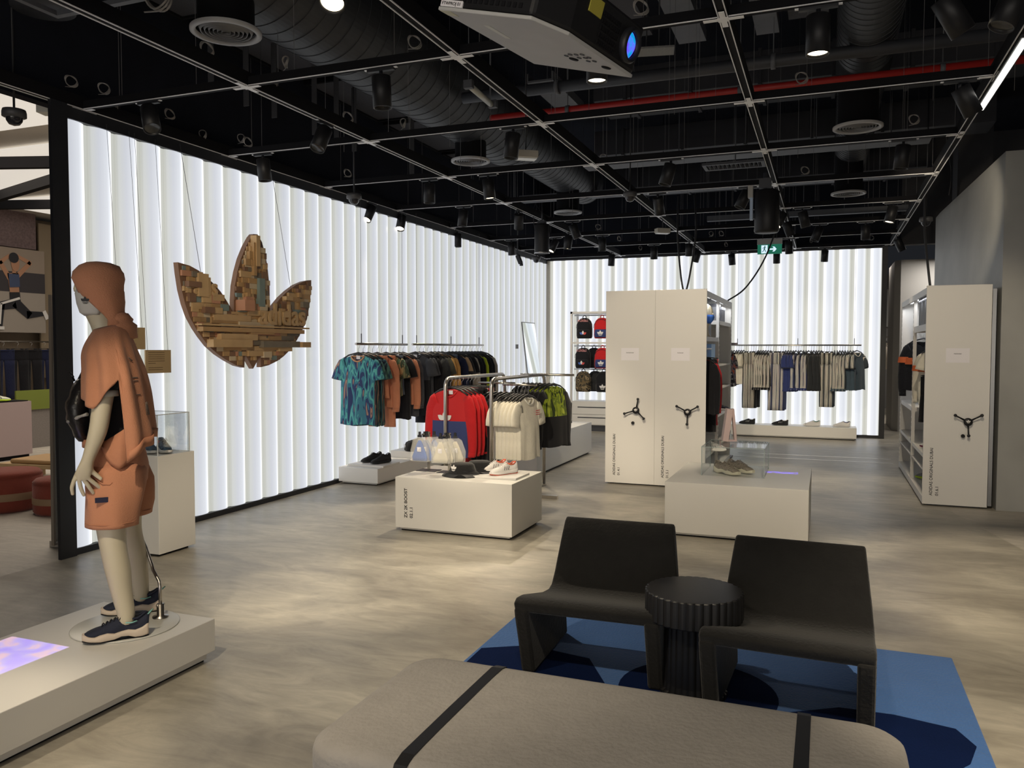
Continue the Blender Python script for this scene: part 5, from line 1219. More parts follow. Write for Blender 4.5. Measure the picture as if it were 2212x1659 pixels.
mobile('white mobile shelving unit numbered 01.6.1 beside the concrete wall', .942, 1.525, 9.19, 12.05, 1.3, 2.245, '01.6.1', -1, (.10, .874, .55), (-.04, -.145), (0.0, 'menswear'), (-.20,),
       [(.03, 1.3, 1.86, .07), (1.3, 2.83, .92, .05), (.03, 2.83, .52, .04), (.03, 2.83, .36, .015)], back=.2)
# seam and trim already in the panels; a steel bumper beside the right unit
o = G().box(1.53, 9.20, .03, 1.565, 9.24, 2.2).build('steel_post', pm('dull_steel', (.2, .2, .2), .3, .8)); tag(o, 'narrow dull steel post between the right shelving unit and the concrete wall', 'post')
# contents of the open side of 01.5.1
BXG = pm('box_grey_paper', (.16, .165, .18), .6); BXD = pm('box_dark_paper', (.05, .05, .06), .6)
def sbox(label, x, y, z, sx, sy, sz, mat, grp=None):
    t = thing('storage_box', label, 'box', (x, y, z), group=grp)
    G().box(-sx/2, -sy/2, 0, sx/2, sy/2, sz*.86).build('box_body', mat, t)
    G().box(-sx/2-.004, -sy/2-.004, sz*.82, sx/2+.004, sy/2+.004, sz).build('lid', BXD if mat is BXG else BXG, t)
    return t
sbox('grey storage box on the upper left shelf of unit 01.5.1', -1.47, 9.98, 1.745, .30, .28, .36, BXG)
sbox('grey storage box on the far upper shelf of unit 01.5.1', -1.47, 10.85, 1.965, .30, .30, .22, BXG)
sbox('dark storage box at the far end of unit 01.5.1', -1.47, 11.35, 1.965, .30, .38, .20, BXD)
# head with blue mask
SKIN = pm('mannequin_ivory', (.56, .50, .37), .45, var=.04, scale=3)
t = thing('mannequin_bust', 'ivory mannequin head in a blue face mask on a shelf of unit 01.5.1', 'mannequin head', (-1.34, 9.62, 1.745), -.3)
g = G(); rings = []
for z, rx, ry, cx in [(0, .075, .10, 0), (.03, .06, .07, 0), (.10, .05, .05, .0), (.14, .055, .055, .01), (.17, .068, .06, .025), (.21, .085, .068, .02), (.26, .095, .072, .012), (.31, .095, .073, .005), (.35, .08, .062, 0), (.375, .05, .04, 0), (.385, .01, .01, 0)]:
    rings.append([(cx+rx*math.cos(a)*(1.05 if math.cos(a) > 0 else 1), ry*math.sin(a), z) for a in [2*PI*j/20 for j in range(20)]])
g.loft(rings).build('head', SKIN, t)
g = G(); g.loft([[(.02+r*math.cos(a), .9*r*math.sin(a)*.85, z) for a in [-PI*.55+PI*1.1*j/10 for j in range(11)]] for z, r in [(.15, .062), (.18, .088), (.22, .106), (.25, .10)]], closed=False).build('blue_mask', BLUE, t, solid=.003)
G().loft([[(.035*math.cos(a)+.085, .012*math.sin(a), z) for a in [2*PI*j/8 for j in range(8)]] for z in (.24, .27)]).build('nose', SKIN, t)
# hanging clothes in 01.5.1
bars = []
o = G().cyl((-1.36, 9.34, 1.60), (-1.36, 10.44, 1.60), .012, n=10).build('hanging_bar', ALU); tag(o, 'metal clothes bar inside unit 01.5.1', 'bar')
for i, (key, mk, lb, L) in enumerate([('blH', None, 'black hoodie hanging in unit 01.5.1 nearest the front', 1), ('redS', None, 'red sweatshirt hanging in unit 01.5.1', 1), ('blP', None, 'black trousers hanging in unit 01.5.1', 1), ('redP', None, 'red striped trousers hanging at the back of unit 01.5.1', 1)]):
    place(key, mk, (-1.36, 9.55+.17*i, 1.608), .25, lb, 'clothes in unit 01.5.1', (.75, 1, .95))
pair('white striped trainers at the bottom of unit 01.5.1', (-1.40, 10.0, .365), .2, .14, SW, SW, SW, None, BLACK)
make_shoe('trainer', 'dark trainer on the lower shelf at the far end of unit 01.5.1', SN, SW, SN, None, SW, loc=(-1.45, 10.9, .785), rz=.3, high=.04)
o = G().box(-.06, -.2, 0, .06, .2, .26).build('shoe_box', pm('pale_blue_panel_b', (.2, .35, .6), .5), loc=(-1.45, 10.9, 1.405)); tag(o, 'blue box on the middle shelf of unit 01.5.1', 'box')
# standing side poster and clothes at far side of that unit
t = thing('clothes_rail', 'narrow dull mauve stand with printed clothes beside unit 01.5.1', 'clothes rail', (-1.33, 12.15, 0))
G().box(-.02, 0, 0, .02, .04, 1.70).box(-.06, -.1, 0, .06, .2, .02).box(-.12, 0, 1.66, .12, .03, 1.69).build('stand', pm('dull_mauve', (.18, .15, .16), .6), t)
place('camoO', lambda: top('hanging_t_shirt', 'x', pattern('cloth_orange_print', [(.6, .12, .05), (.25, .2, .25), (.02, .02, .03), (.5, .5, .5)], 'blob', 10), L=.62), (-1.30, 12.15, 1.655), 1.35, 'orange, grey and black printed t-shirt beside unit 01.5.1', 'orange printed shirt', (.8, 1, .8))
# contents of 01.6.1
for i, y in enumerate((9.40, 9.72, 10.05)):
    sbox('grey storage box on the top shelf of unit 01.6.1, %s from the camera' % ordinal(i), 1.12, y, 1.865, .30, .26, .30, BXG, 'boxes on unit 01.6.1')
o = G().cyl((1.17, 9.25, 1.70), (1.17, 10.47, 1.70), .012, n=10).build('hanging_bar', ALU); tag(o, 'metal clothes bar in the near bay of unit 01.6.1', 'bar')
o = G().cyl((1.14, 10.5, 1.84), (1.14, 11.98, 1.84), .012, n=10).build('hanging_bar', ALU); tag(o, 'metal clothes bar in the far bay of unit 01.6.1', 'bar')
o = G().cyl((1.12, 9.25, 1.43), (1.12, 10.47, 1.43), .012, n=10).build('hanging_bar', ALU); tag(o, 'lower metal clothes bar in the near bay of unit 01.6.1', 'bar')
def block_top(base, band):
    t = top('hanging_track_top', 'x', base, L=.60, sl='long', hw=.25, collar=False, cuff=base)
    g = G(); g.loft([[(.226*math.copysign(abs(math.cos(a))**.75, math.cos(a)), .068*math.sin(a), z) for a in [2*PI*j/30 for j in range(30)]] for z in (-.42, -.34)], cap=False); g.build('orange_band', pm('band_orange', (.65, .14, .04), .8), t)
    for s in (-1, 1):
        G().loft([[(s*x+.078*math.cos(a), .045*math.sin(a), z) for a in [2*PI*j/16 for j in range(16)]] for x, z in ((.238, -.40), (.228, -.33))], cap=False).build('sleeve_band', MATS['band_orange'], t)
    return t
place('oB', lambda: block_top(C_['black'], 0), (1.14, 11.35, 1.848), -.5, 'black track top with orange band in the far bay of unit 01.6.1', 'black and orange track top', (1.0, 1.1, 1.05))
place('oW', lambda: block_top(C_['cream'], 0), (1.17, 10.38, 1.708), -.4, 'cream track top with an orange band in unit 01.6.1, farther of two', 'cream and orange track tops', (.8, 1, .9))
place('oW', None, (1.17, 10.0, 1.708), -.3, 'cream track top with an orange band in unit 01.6.1, nearer of two', 'cream and orange track tops', (.7, 1, .9))
place('crT', None, (1.17, 9.62, 1.708), -.3, 'cream t-shirt hanging in the near bay of unit 01.6.1', 'cream shirt in unit 01.6.1', (.85, 1, .8))
place('blSh', None, (1.12, 9.85, 1.438), -.3, 'black shorts hanging under the cream tops in unit 01.6.1', 'black shorts in unit 01.6.1', (.8, 1, 1))
place('blP', None, (1.12, 9.55, 1.438), -.3, 'black trousers in the near bay of unit 01.6.1', 'black trousers in unit 01.6.1', (.75, 1, .7))
make_shoe('trainer', 'white and plum trainer on the middle shelf of unit 01.6.1', SW, pm('plum', (.15, .02, .05), .5), SW, loc=(1.25, 9.75, .525), rz=PI-.3)
NEON = pm('neon_yellow', (.45, .65, .03), .6)
make_shoe('trainer', 'neon yellow soled grey trainer on the lower shelf of unit 01.6.1', pm('shoe_grey', (.2, .2, .22), .6), NEON, SB, NEON, loc=(1.27, 10.35, .10), rz=PI-.3)
t = thing('gym_bag', 'dull purple-grey bag on the base of unit 01.6.1', 'bag', (1.12, 9.55, .092))
g = G(); g.loft([[(w_*math.cos(a), .16*math.sin(a)*w_/.13, z) for a in [2*PI*j/20 for j in range(20)]] for z, w_ in ((0, .09), (.02, .13), (.14, .14), (.22, .12), (.26, .05))]).build('bag_body', cloth('bag_mauve', (.14, .11, .13)), t)
G().tube([(-.05, 0, .24), (-.04, 0, .30), (.04, 0, .30), (.05, 0, .24)], .008, 6).build('handle', HG, t)
# ================================================================ mannequin
def skin_mesh(name, pts, edges, mat, parent, sub=2, root=0):
    me = bpy.data.meshes.new(name); me.from_pydata([p[0] for p in pts], edges, [])
    o = bpy.data.objects.new(name, me); COL.objects.link(o)
    md = o.modifiers.new('skin', 'SKIN'); md.use_smooth_shade = True
    if not me.skin_vertices: raise RuntimeError('no skin layer')
    for i, p in enumerate(pts):
        r = p[1]; me.skin_vertices[0].data[i].radius = r if isinstance(r, tuple) else (r, r)
        me.skin_vertices[0].data[i].use_root = (i == root)
    s_ = o.modifiers.new('sub', 'SUBSURF'); s_.levels = sub; s_.render_levels = sub
    dg = bpy.context.evaluated_depsgraph_get(); dg.update()
    m2 = bpy.data.meshes.new_from_object(o.evaluated_get(dg)); bpy.data.objects.remove(o)
    m2.name = name; m2.materials.clear(); m2.materials.append(mat)
    for p in m2.polygons: p.use_smooth = True
    q = bpy.data.objects.new(name, m2); COL.objects.link(q); q.parent = parent; return q
MQ = thing('mannequin', 'ivory mannequin in salmon hooded sweatshirt and shorts on the front left plinth', 'mannequin', (-3.24, 3.0, .222), math.radians(224))
V = []; E = []
def v(p, r, link=None):
    V.append((p, r)); i = len(V)-1
    if link is not None: E.append((link, i))
    return i
pel = v((.03, 0, .80), (.15, .115)); wst = v((.03, 0, .96), (.12, .09), pel); ch = v((.035, 0, 1.16), (.15, .095), wst); up = v((.03, 0, 1.33), (.12, .08), ch)
nk = v((.05, 0, 1.42), .058, up); n2 = v((.075, 0, 1.50), .052, nk); hd1 = v((.095, 0, 1.58), (.072, .08), n2); hd2 = v((.095, 0, 1.65), (.082, .098), hd1); hd3 = v((.085, 0, 1.71), (.07, .085), hd2)
for s in (-1, 1):
    fx = 0 if s > 0 else -.06
    sh = v((.035, s*.17, 1.345), .062, up); s2 = v((.045, s*.215, 1.27), .055, sh); el = v((.070, s*.250, 1.07), .045, s2); fa = v((.080, s*.25, 1.00), .044, el); wr = v((.130, s*.235, .855), (.027, .033), fa)
    pm_ = v((.150, s*.228, .80), (.018, .042), wr); 
    hp = v((.03+fx*.3, s*.095, .74), .10, pel); th = v((.045+fx, s*.125, .56), .080, hp); kn = v((.040+fx*.9, s*.155, .44), .062, th); cf = v((.018+fx, s*.165, .33), (.064, .066), kn); c2 = v((.0+fx, s*.178, .20), .050, cf); an = v((-.02+fx*.8, s*.19, .095), .042, c2); ft = v((-.01+fx*.8, s*.19, .05), .042, an)
    # fingers
    base = pm_
    for k, (dx, L_, cu) in enumerate([(.030, .075, .01), (.012, .085, -.004), (-.008, .078, -.012), (-.026, .062, -.02)]):
        b0_ = v((.155+dx, s*.228, .770+abs(dx)*.2), .0105, base); b1_ = v((.150+dx*1.25+cu, s*(.226-.004*k), .770-L_*.45), .0098, b0_); b2_ = v((.138+dx*1.35+cu*1.6, s*(.216-.006*k), .770-L_*.95), .0078, b1_)
    tb = v((.112, s*.225, .805), .012, base); t1 = v((.090, s*.222, .782), .0105, tb); t2 = v((.072, s*.226, .765), .008, t1)
body = skin_mesh('body', V, E, SKIN, MQ)
# face: mask, brow, nose, ear under the hood
G().loft([[(.095+rx*math.cos(a), ry*math.sin(a), z) for a in [2*PI*j/24 for j in range(24)]] for z, rx, ry in ((1.545, .03, .03), (1.555, .065, .05), (1.60, .082, .066), (1.66, .09, .075), (1.72, .085, .072), (1.77, .05, .04), (1.78, .01, .01))]).build('head', SKIN, MQ)
G().lathe([(0, -.028), (.010, -.022), (.013, -.008), (.008, .012), (0, .022)], 14, c=(.183, 0, 1.672)).build('nose', SKIN, MQ)
mk_ = G().loft([[(.085+r*math.cos(a)+.0, .80*r*math.sin(a), z+lift*max(0, math.cos(a))) for a in [-PI*.52+PI*1.04*j/18 for j in range(19)]] for z, r, lift in [(1.535, .065, .0), (1.55, .085, .0), (1.59, .098, .004), (1.63, .104, .012), (1.655, .096, .012)]], closed=False).build('face_mask', pm('mask_white', (.58, .57, .53), .8), MQ, solid=.003)
g = G(); emblem(g, basis((-.89, .45, 0), (0, 0, 1), (.45, .89, 0), (.139, .0745, 1.60)), .045, bars=True); g.build('mask_emblem', BLACK, MQ)
SAL = pm('salmon_fleece', (.52, .235, .135), .9, var=.06, scale=5, bump=.25, bscale=150, spec=.2, sheen=.1); SALR = pm('salmon_rib', (.49, .215, .12), .9, var=.08, scale=60)
# hood: full rings over the skull, opening wider towards the jaw
g = G(); rings = []; N = 41
for z, cx, rx, ry, ph_ in [(1.795, .09, .01, .01, 1), (1.79, .085, .05, .045, 1), (1.775, .08, .085, .078, 1), (1.745, .085, .108, .096, 1), (1.715, .088, .114, .104, .99), (1.685, .079, .100, .108, .86), (1.65, .068, .092, .108, .77), (1.60, .052, .076, .103, .70), (1.555, .036, .060, .092, .64), (1.525, .026, .05, .085, .60), (1.49, .015, .05, .09, .58)]:
    ring = []
    for j in range(N):
        f_ = (-1+2*j/(N-1))*PI*ph_; k_ = max(0, abs(f_)-PI*.5)
        ring.append((cx-(rx+.003*math.sin(9*f_+z*60))*math.cos(f_), ry*math.sin(f_)*(1 if ph_ > .98 else 1+.0*k_), z-(.035*k_ if ph_ < .95 else 0)+.012*math.cos(f_)*(1-ph_)))
    rings.append(ring)
g.loft(rings, cap=False, closed=False).build('hood', SAL, MQ, solid=.006)
# neck gather under the hood
g = G(); rings = []
for z, cx, rx, ry, tl in [(1.545, .012, .055, .08, .03), (1.525, .006, .068, .085, .05), (1.508, .008, .064, .08, .06), (1.487, .003, .082, .09, .07), (1.455, .012, .088, .105, .07), (1.43, .01, .09, .12, .07)]:
    rings.append([(cx+rx*math.cos(a)*(1.0 if math.cos(a) < 0 else .70), ry*math.sin(a), z-tl*max(0, math.cos(a))+.006*math.sin(4*a+z*40)) for a in [2*PI*j/36 for j in range(36)]])
g.loft(rings, cap=False).build('neck_folds', SAL, MQ, solid=.006)
# draped sweatshirt: closed round the shoulders, open slit for the arm
def cape_r(z, a):
    k = (1.48-z)
    c, s_ = math.cos(a), math.sin(a)
    if k < .16: w_ = .10+(.275-.10)*math.sin(min(1, k/.16)*PI/2); d = .07+.07*math.sin(min(1, k/.16)*PI/2)
    else: w_ = .275+.05*min(1, (k-.16)/.10); d = .14+.02*min(1, (k-.16)/.35)
    cx = .03-(.02*min(1, k/.2)) 
    if c < 0: d = min(d, .07+.2*k, .105+.06*min(1, max(0, (k-.12)/.42)))
    fo = .010*min(1, k/.25)*math.sin(11*a+4*z)+.006*math.sin(5*a+9*z)*min(1, k/.2)
    return (cx+(d+fo)*math.copysign(abs(c)**.85, c), (w_+fo)*math.copysign(abs(s_)**.85, s_), z)
N = 160; cols = []
def hemz(a):
    """front hangs to the elbow bend as two sleeves' worth of cloth, side is cut high for the arm, back falls long"""
    a = (a+2*PI) % (2*PI); d = abs(a-PI) # 0 at the back
    if d < 1.30: return .935-.085*(d/1.30)**2+.006*math.sin(a*9)   # back panel, lowest beside the arm
    if d < 1.42: k = (d-1.30)/.12; return .85*(1-k)+1.24*k     # slit edge rises
    if d < 2.10: k = (d-1.42)/.68; return 1.24*(1-k)+1.10*k
    k = (d-2.10)/(PI-2.10); return 1.10*(1-k)+1.16*k
rings = []
M_ = 26
for i in range(M_+1):
    ring = []
    for j in range(N):
        a = 2*PI*j/N; zt = 1.485-.02*math.cos(a); z = zt+(hemz(a)-zt)*(i/M_); ring.append(cape_r(z, a))
    rings.append(ring)
g = G(); g.loft(rings, cap=False); cp_ = g.build('draped_sweatshirt', SAL, MQ, solid=.006)
g = G(); hm = [rings[M_][j] for j in range(N)]; hb = [rings[M_-1][j] for j in range(N)]
idx = [j for j in range(N) if abs((2*PI*j/N)-PI) < 1.28]
g.loft([[(x*1.0-.003*(1 if q < 1 else 0), y*1.006, z) for x, y, z in [rr2[j] for j in idx]] for q, rr2 in enumerate((rings[M_-2], rings[M_]))], closed=False).build('hem_rib', SALR, MQ, solid=.012)
# hanging sleeve tail over the hip
g = G(); rg = []
for k in range(9):
    q = k/8; z0, z1 = .93+.10*q, .90-.09*math.sin(PI*min(1, q*1.15)*.9); x = .075-.15*q
    yy = .175+.03*math.sin(PI*q)+.006*math.sin(14*q)
    rg.append([(x, yy, z0), (x, yy+.014, z0-.03), (x, yy+.018, (z0+z1)/2), (x, yy+.020, z1+.02), (x, yy+.012, z1), (x, yy-.01, z1+.005), (x, yy-.02, z0)])
g.loft(rg).build('hanging_sleeve', SALR, MQ)
g = G()
for z, h_ in ((1.24, .003), (1.225, .002), (1.16, .002)): 
    P = [cape_r(z, a) for a in [PI*.72+.035*q for q in range(6)]]; g.tube([(x-.004, y+.004, zz) for x, y, zz in P], h_, 5)
P = [cape_r(1.335-.004*q, PI*.70+.035*q) for q in range(5)]; g.tube([(x-.008, y+.008, zz) for x, y, zz in P], .003, 5)
for q in range(5):
    P = [cape_r(1.06+(.06 if q % 2 else 0)+.001*q, PI*.80+.03*q), cape_r(1.12-(.06 if q % 2 else 0), PI*.80+.03*q+.03)]; g.tube([(x-.006, y+.006, zz) for x, y, zz in P], .002, 5)
g.build('back_print', pm('print_grey', (.16, .12, .10), .8), MQ)
# black t-shirt with pale sleeve bands
TB = cloth('tee_black', (.014, .016, .020))
g = G(); rings = []
for z, rx, ry, cx in [(1.36, .09, .15, .035), (1.28, .105, .19, .035), (1.14, .112, .18, .035), (1.0, .108, .165, .035), (.90, .115, .17, .03), (.865, .118, .175, .03)]:
    rings.append([(cx+(rx+.004*math.sin(6*a+z*9))*math.cos(a), ry*math.sin(a), z) for a in [2*PI*j/36 for j in range(36)]])
g.loft(rings).build('t_shirt', TB, MQ)
for s in (-1, 1):
    g = G(); rings = []
    for x, y, z, r in [(.035, .175, 1.335, .062), (.045, .205, 1.27, .064), (.058, .225, 1.185, .062)]:
        rings.append([(x+r*math.cos(a), s*(y+r*.95*math.sin(a)), z) for a in [2*PI*j/20 for j in range(20)]])
    if s < 0: rings = [r[::-1] for r in rings]
    g.loft(rings).build('t_shirt_sleeve', TB, MQ)
    g = G(); g.loft([[(.0585+.064*math.cos(a), s*(.226+.062*math.sin(a)), z) for a in [2*PI*j/20 for j in range(20)]] for z in (1.182, 1.155)]).build('sleeve_band', pm('sleeve_band_pale', (.5, .48, .42), .8), MQ)
# shorts
g = G(); rings = []
for z, rx, ry, cx in [(.93, .125, .165, .035), (.88, .133, .18, .03), (.80, .138, .20, .02), (.72, .128, .20, .012), (.67, .10, .17, .01)]:
    rings.append([(cx+(rx+.005*math.sin(7*a+z*12))*math.cos(a), ry*math.copysign(abs(math.sin(a))**.8, math.sin(a)), z) for a in [2*PI*j/40 for j in range(40)]])
g.loft(rings).build('shorts_seat', SAL, MQ)
g = G(); g.loft([[(.035+.138*math.cos(a), .173*math.sin(a), z) for a in [2*PI*j/36 for j in range(36)]] for z in (.94, .90)]).build('waistband', SALR, MQ)
for s in (-1, 1):
    fx = 0 if s > 0 else -.055; g = G(); rings = []
    for z, rx, ry, y, x in [(.83, .10, .085, .10, .02), (.79, .132, .108, .105, .018), (.72, .136, .114, .112, .020), (.66, .126, .112, .122, .028), (.60, .116, .107, .13, .036), (.545, .110, .105, .135, .040), (.53, .109, .105, .135, .040)]:
        rings.append([(x+fx*max(0, min(1, (.80-z)/.2))+(rx+.006*math.sin(4*a+z*14+s))*math.cos(a), s*y+(ry+.005*math.sin(5*a+z*9))*math.sin(a), z) for a in [2*PI*j/36 for j in range(36)]])
    g.loft(rings, cap=False).build('shorts_leg', SAL, MQ, solid=.006)
    g = G(); g.tube([(.040+fx+.112*math.cos(a), s*.135+.107*math.sin(a), .552) for a in [2*PI*j/36 for j in range(36)]], .0025, 5, closed=True); g.tube([(.03+.004*math.sin(z*20)+fx-.0, s*(.135+.1055 if z < .66 else .225-(z-.66)*.2), z) for z in [.53+.03*q for q in range(6)]], .002, 5); g.build('seam', SALR, MQ)
g = G(); g.tube([(.125, .17, .80), (.10, .20, .765), (.07, .222, .745), (.04, .228, .74), (.03, .226, .75)], .004, 6); g.build('pocket_edge', SALR, MQ)
G().obox(Matrix.Translation((.075, .238, .672)) @ Matrix.Rotation(.1, 4, 'Z'), .055, .004, .024).build('fabric_label', pm('label_navy', (.012, .012, .04), .7), MQ)
# shoes on the feet
for s in (1, -1):
    sh_ = make_shoe('x', 'x', SN, SCR, BLACK, None, None, chunky=1.25, outs=BLACK)
    for c in kids(sh_):
        c.parent = MQ; c.location = (-.115 if s > 0 else -.165, s*.19, .0); c.rotation_euler = (0, 0, .04*s)
        if c.name.startswith('stripe'): pass
        c.name = {'upper': 'trainer_upper', 'sole': 'trainer_sole', 'laces': 'trainer_laces', 'collar': 'trainer_collar', 'lining': 'trainer_lining', 'outsole': 'trainer_outsole'}.get(c.name.split('.')[0], c.name)
    bpy.data.objects.remove(sh_)
    x0 = -.115 if s > 0 else -.165
    g = G(); g.tube([(x0+.005, s*.19-.012, .10), (x0-.018, s*.19, .118), (x0+.005, s*.19+.012, .10)], .003, 6); g.tube([(x0+.05, s*.19+.037, .082), (x0+.075, s*.19+.040, .076), (x0+.10, s*.19+.038, .078)], .003, 6); g.build('heel_loop', pm('mint_trim', (.25, .55, .50), .5), MQ)
# base plate and rod
t = thing('mannequin_stand', 'round white base plate with bent steel calf rod holding the mannequin', 'mannequin base', (-3.235, 3.0, .2155))
G().lathe([(0, 0), (.245, 0), (.25, .002), (.25, .004), (.245, .006), (0, .006)], 60).build('plate', pm('frosted_plate', (.62, .62, .58), .3), t)
G().lathe([(.04, .0), (.04, .006), (.018, .01), (.018, .07), (0, .07)], 20).build('socket', STEEL, t, loc=(.075, .15, .006))
g = G(); g.tube([(.075, .15, .05), (.075, .15, .165), (.065, .154, .19), (.0, .180, .235), (-.015, .187, .26), (-.058, .192, .345), (-.080, .184, .40)], .0085, 10); g.build('calf_rod', STEEL, t)
G().cyl((.075, .125, .07), (.075, .175, .07), .006, n=8).build('clamp_screw', STEEL, t)
# puffy bag in front of the chest
BG = pm('bag_black_nylon', (.014, .013, .014), .35, var=.3, scale=20, bump=.6, bscale=25)
bg = thing('crossbody_bag', 'black puffy cross-body bag slung on the front of the mannequin', 'bag', (-3.24, 3.0, .222), math.radians(224))
g = G(); rings = []
for i in range(12):
    k = i/11; z = .93+.30*k; w_ = .13*math.sin(PI*(.06+.9*k))**.6; d = .055*math.sin(PI*(.05+.9*k))**.5*(1+.10*math.sin(i*2.1))
    rings.append([(.165+.02*(1-abs(2*k-1))+d*math.cos(a), .02+w_*math.sin(a), z) for a in [2*PI*j/24 for j in range(24)]])
g.loft(rings).build('bag_body', BG, bg)
G().tube([(.19, .0, 1.20), (.155, -.05, 1.28), (.12, -.10, 1.36), (.03, -.13, 1.40)], .012, 8, flat=.3).build('strap', PLAST, bg)
G().tube([(.22, .10, 1.03), (.20, .12, 1.04), (.18, .14, 1.05), (.16, .17, 1.06), (.13, .185, 1.07)], [.010, .006, .010, .006, .009], 8).build('cord', pm('cord_mottled', (.30, .29, .27), .8, var=.5, scale=120), bg)
G().tube([(.20, .0, 1.22), (.215, .02, 1.26), (.20, .05, 1.24)], .006, 6).build('drawstring', BLACK, bg)
# ================================================================ projected picture: a projector lamp above the plinth throws it
def gobo(loc, aim, power, hw, hh, spin, content):
    l = bpy.data.lights.new('projection_lamp', 'SPOT'); l.energy = power; l.spot_size = 1.0; l.spot_blend = 0; l.shadow_soft_size = .004
    o = bpy.data.objects.new('projection_lamp', l); COL.objects.link(o); o.location = loc
    d = Vector(aim)-Vector(loc); q = d.to_track_quat('-Z', 'Y'); o.rotation_euler = (q.to_matrix() @ Matrix.Rotation(spin, 3, 'Z')).to_euler()
    l.use_nodes = True; T_ = l.node_tree; N_ = T_.nodes; L_ = T_.links; em_ = N_['Emission']
    tc = N_.new('ShaderNodeTexCoord'); sp = N_.new('ShaderNodeSeparateXYZ'); L_.new(tc.outputs['Normal'], sp.inputs[0])
    def mt(op, a, b=None):
        x = N_.new('ShaderNodeMath'); x.operation = op
        for i, vv in enumerate((a, b)):
            if vv is None: continue
            if isinstance(vv, (int, float)): x.inputs[i].default_value = vv
            else: L_.new(vv, x.inputs[i])
        return x.outputs[0]
    zz = mt('ABSOLUTE', sp.outputs[2]); u = mt('DIVIDE', sp.outputs[0], zz); w2 = mt('DIVIDE', sp.outputs[1], zz)
    inr = mt('MULTIPLY', mt('LESS_THAN', mt('ABSOLUTE', u), hw), mt('LESS_THAN', mt('ABSOLUTE', w2), hh))
    cb = N_.new('ShaderNodeCombineXYZ'); L_.new(u, cb.inputs[0]); L_.new(w2, cb.inputs[1])
    n = N_.new('ShaderNodeTexNoise'); n.inputs['Scale'].default_value = content[0]; L_.new(cb.outputs[0], n.inputs['Vector'])
    r = ramp(N_, content[1], content[2]); L_.new(n.outputs[0], r.inputs[0]); L_.new(r.outputs[0], em_.inputs['Color'])
    if content[3]:
        inr = mt('MULTIPLY', inr, mt('GREATER_THAN', n.outputs[0], content[3]))
    L_.new(inr, em_.inputs['Strength']); return o
pj = gobo((-3.435, 2.30, 3.25), (-3.435, 2.301, .215), 480, .062, .128, 0, (26, [(.40, (.22, .14, .85)), (.50, (.30, .24, .8)), (.58, (.6, .35, .5)), (.66, (.35, .28, .8))], 'EASE', 0)); pj.rotation_euler = (0, 0, 0)
pj = gobo((-.36, 7.78, 3.2), (-.36, 7.781, .463), 420, .050, .020, 0, (55, [(.4, (.12, .05, 1)), (.6, (.10, .04, 1))], 'LINEAR', .47)); pj.rotation_euler = (0, 0, 0)
# ================================================================ neighbouring area on the far left
NW = pm('neighbour_beige_wall', (.22, .17, .12), .7, var=.1); WOOD = pm('pale_oak', (.40, .28, .15), .6, var=.15, scale=6)
g = G().box(-15.1, 4, 0, -15, 24, 4.2); struct('wall_side_room', g, NW)
g = G().box(-16, 3.9, 4.25, -5.6, 24, 4.3); struct('ceiling_side_room', g, pm('pale_membrane', (.6, .57, .52), .6))
g = G().box(-15, 18, 0, -5.55, 18.1, 4.2); struct('wall_side_room_back', g, NW)
def area(loc, sx, sy, power, col, rot=(0, 0, 0)):
    l = bpy.data.lights.new('fill_lamp', 'AREA'); l.shape = 'RECTANGLE'; l.size = sx; l.size_y = sy; l.energy = power; l.color = col
    o = bpy.data.objects.new('fill_lamp', l); COL.objects.link(o); o.location = loc; o.rotation_euler = rot; return o
# a row of pendant panels gives the area its light
t = thing('light_raft', 'pale backlit ceiling panels over the neighbouring area', 'ceiling light', (-10.5, 9, 4.2))
for i in range(4):
    G().box(-3.6, -4+i*2.6, 0, 3.8, -2.1+i*2.6, .03).build('panel', em('raft_light', (.95, .88, .78), .62), t)
k = 0
for (a, b) in [((-14, 6), (-6, 8.5)), ((-14, 9.5), (-6, 7)), ((-14, 9), (-6, 11.5)), ((-14, 12.5), (-6, 10)), ((-14, 12), (-6, 14.5))]:
    d = Vector((b[0]-a[0], b[1]-a[1], 0)); M = Matrix.Translation(((a[0]+b[0])/2, (a[1]+b[1])/2, 3.95)) @ Matrix.Rotation(math.atan2(d.y, d.x), 4, 'Z')
    o = G().obox(M, d.length, .10, .14).build('ceiling_beam', BLACKM); tag(o, 'black diagonal beam under the pale ceiling panels at far left, %s from the camera' % ordinal(k), 'beam', 'diagonal beams'); k += 1
t = thing('emergency_light', 'pale box light fitting beside the black column at top left', 'emergency light', (-5.9, 5.0, 3.55), .3)
G().box(-.25, -.06, 0, .25, .06, .06).build('housing', MATS['milk_diffuser'], t)
for i, z in enumerate((2.86, 2.78)): pass
# poster
def flat(poly, X, m, g, th=.004):
    g.prism(poly, lambda u, v, tt: (X+tt, u, v), 0, th, m)
XP = -14.6
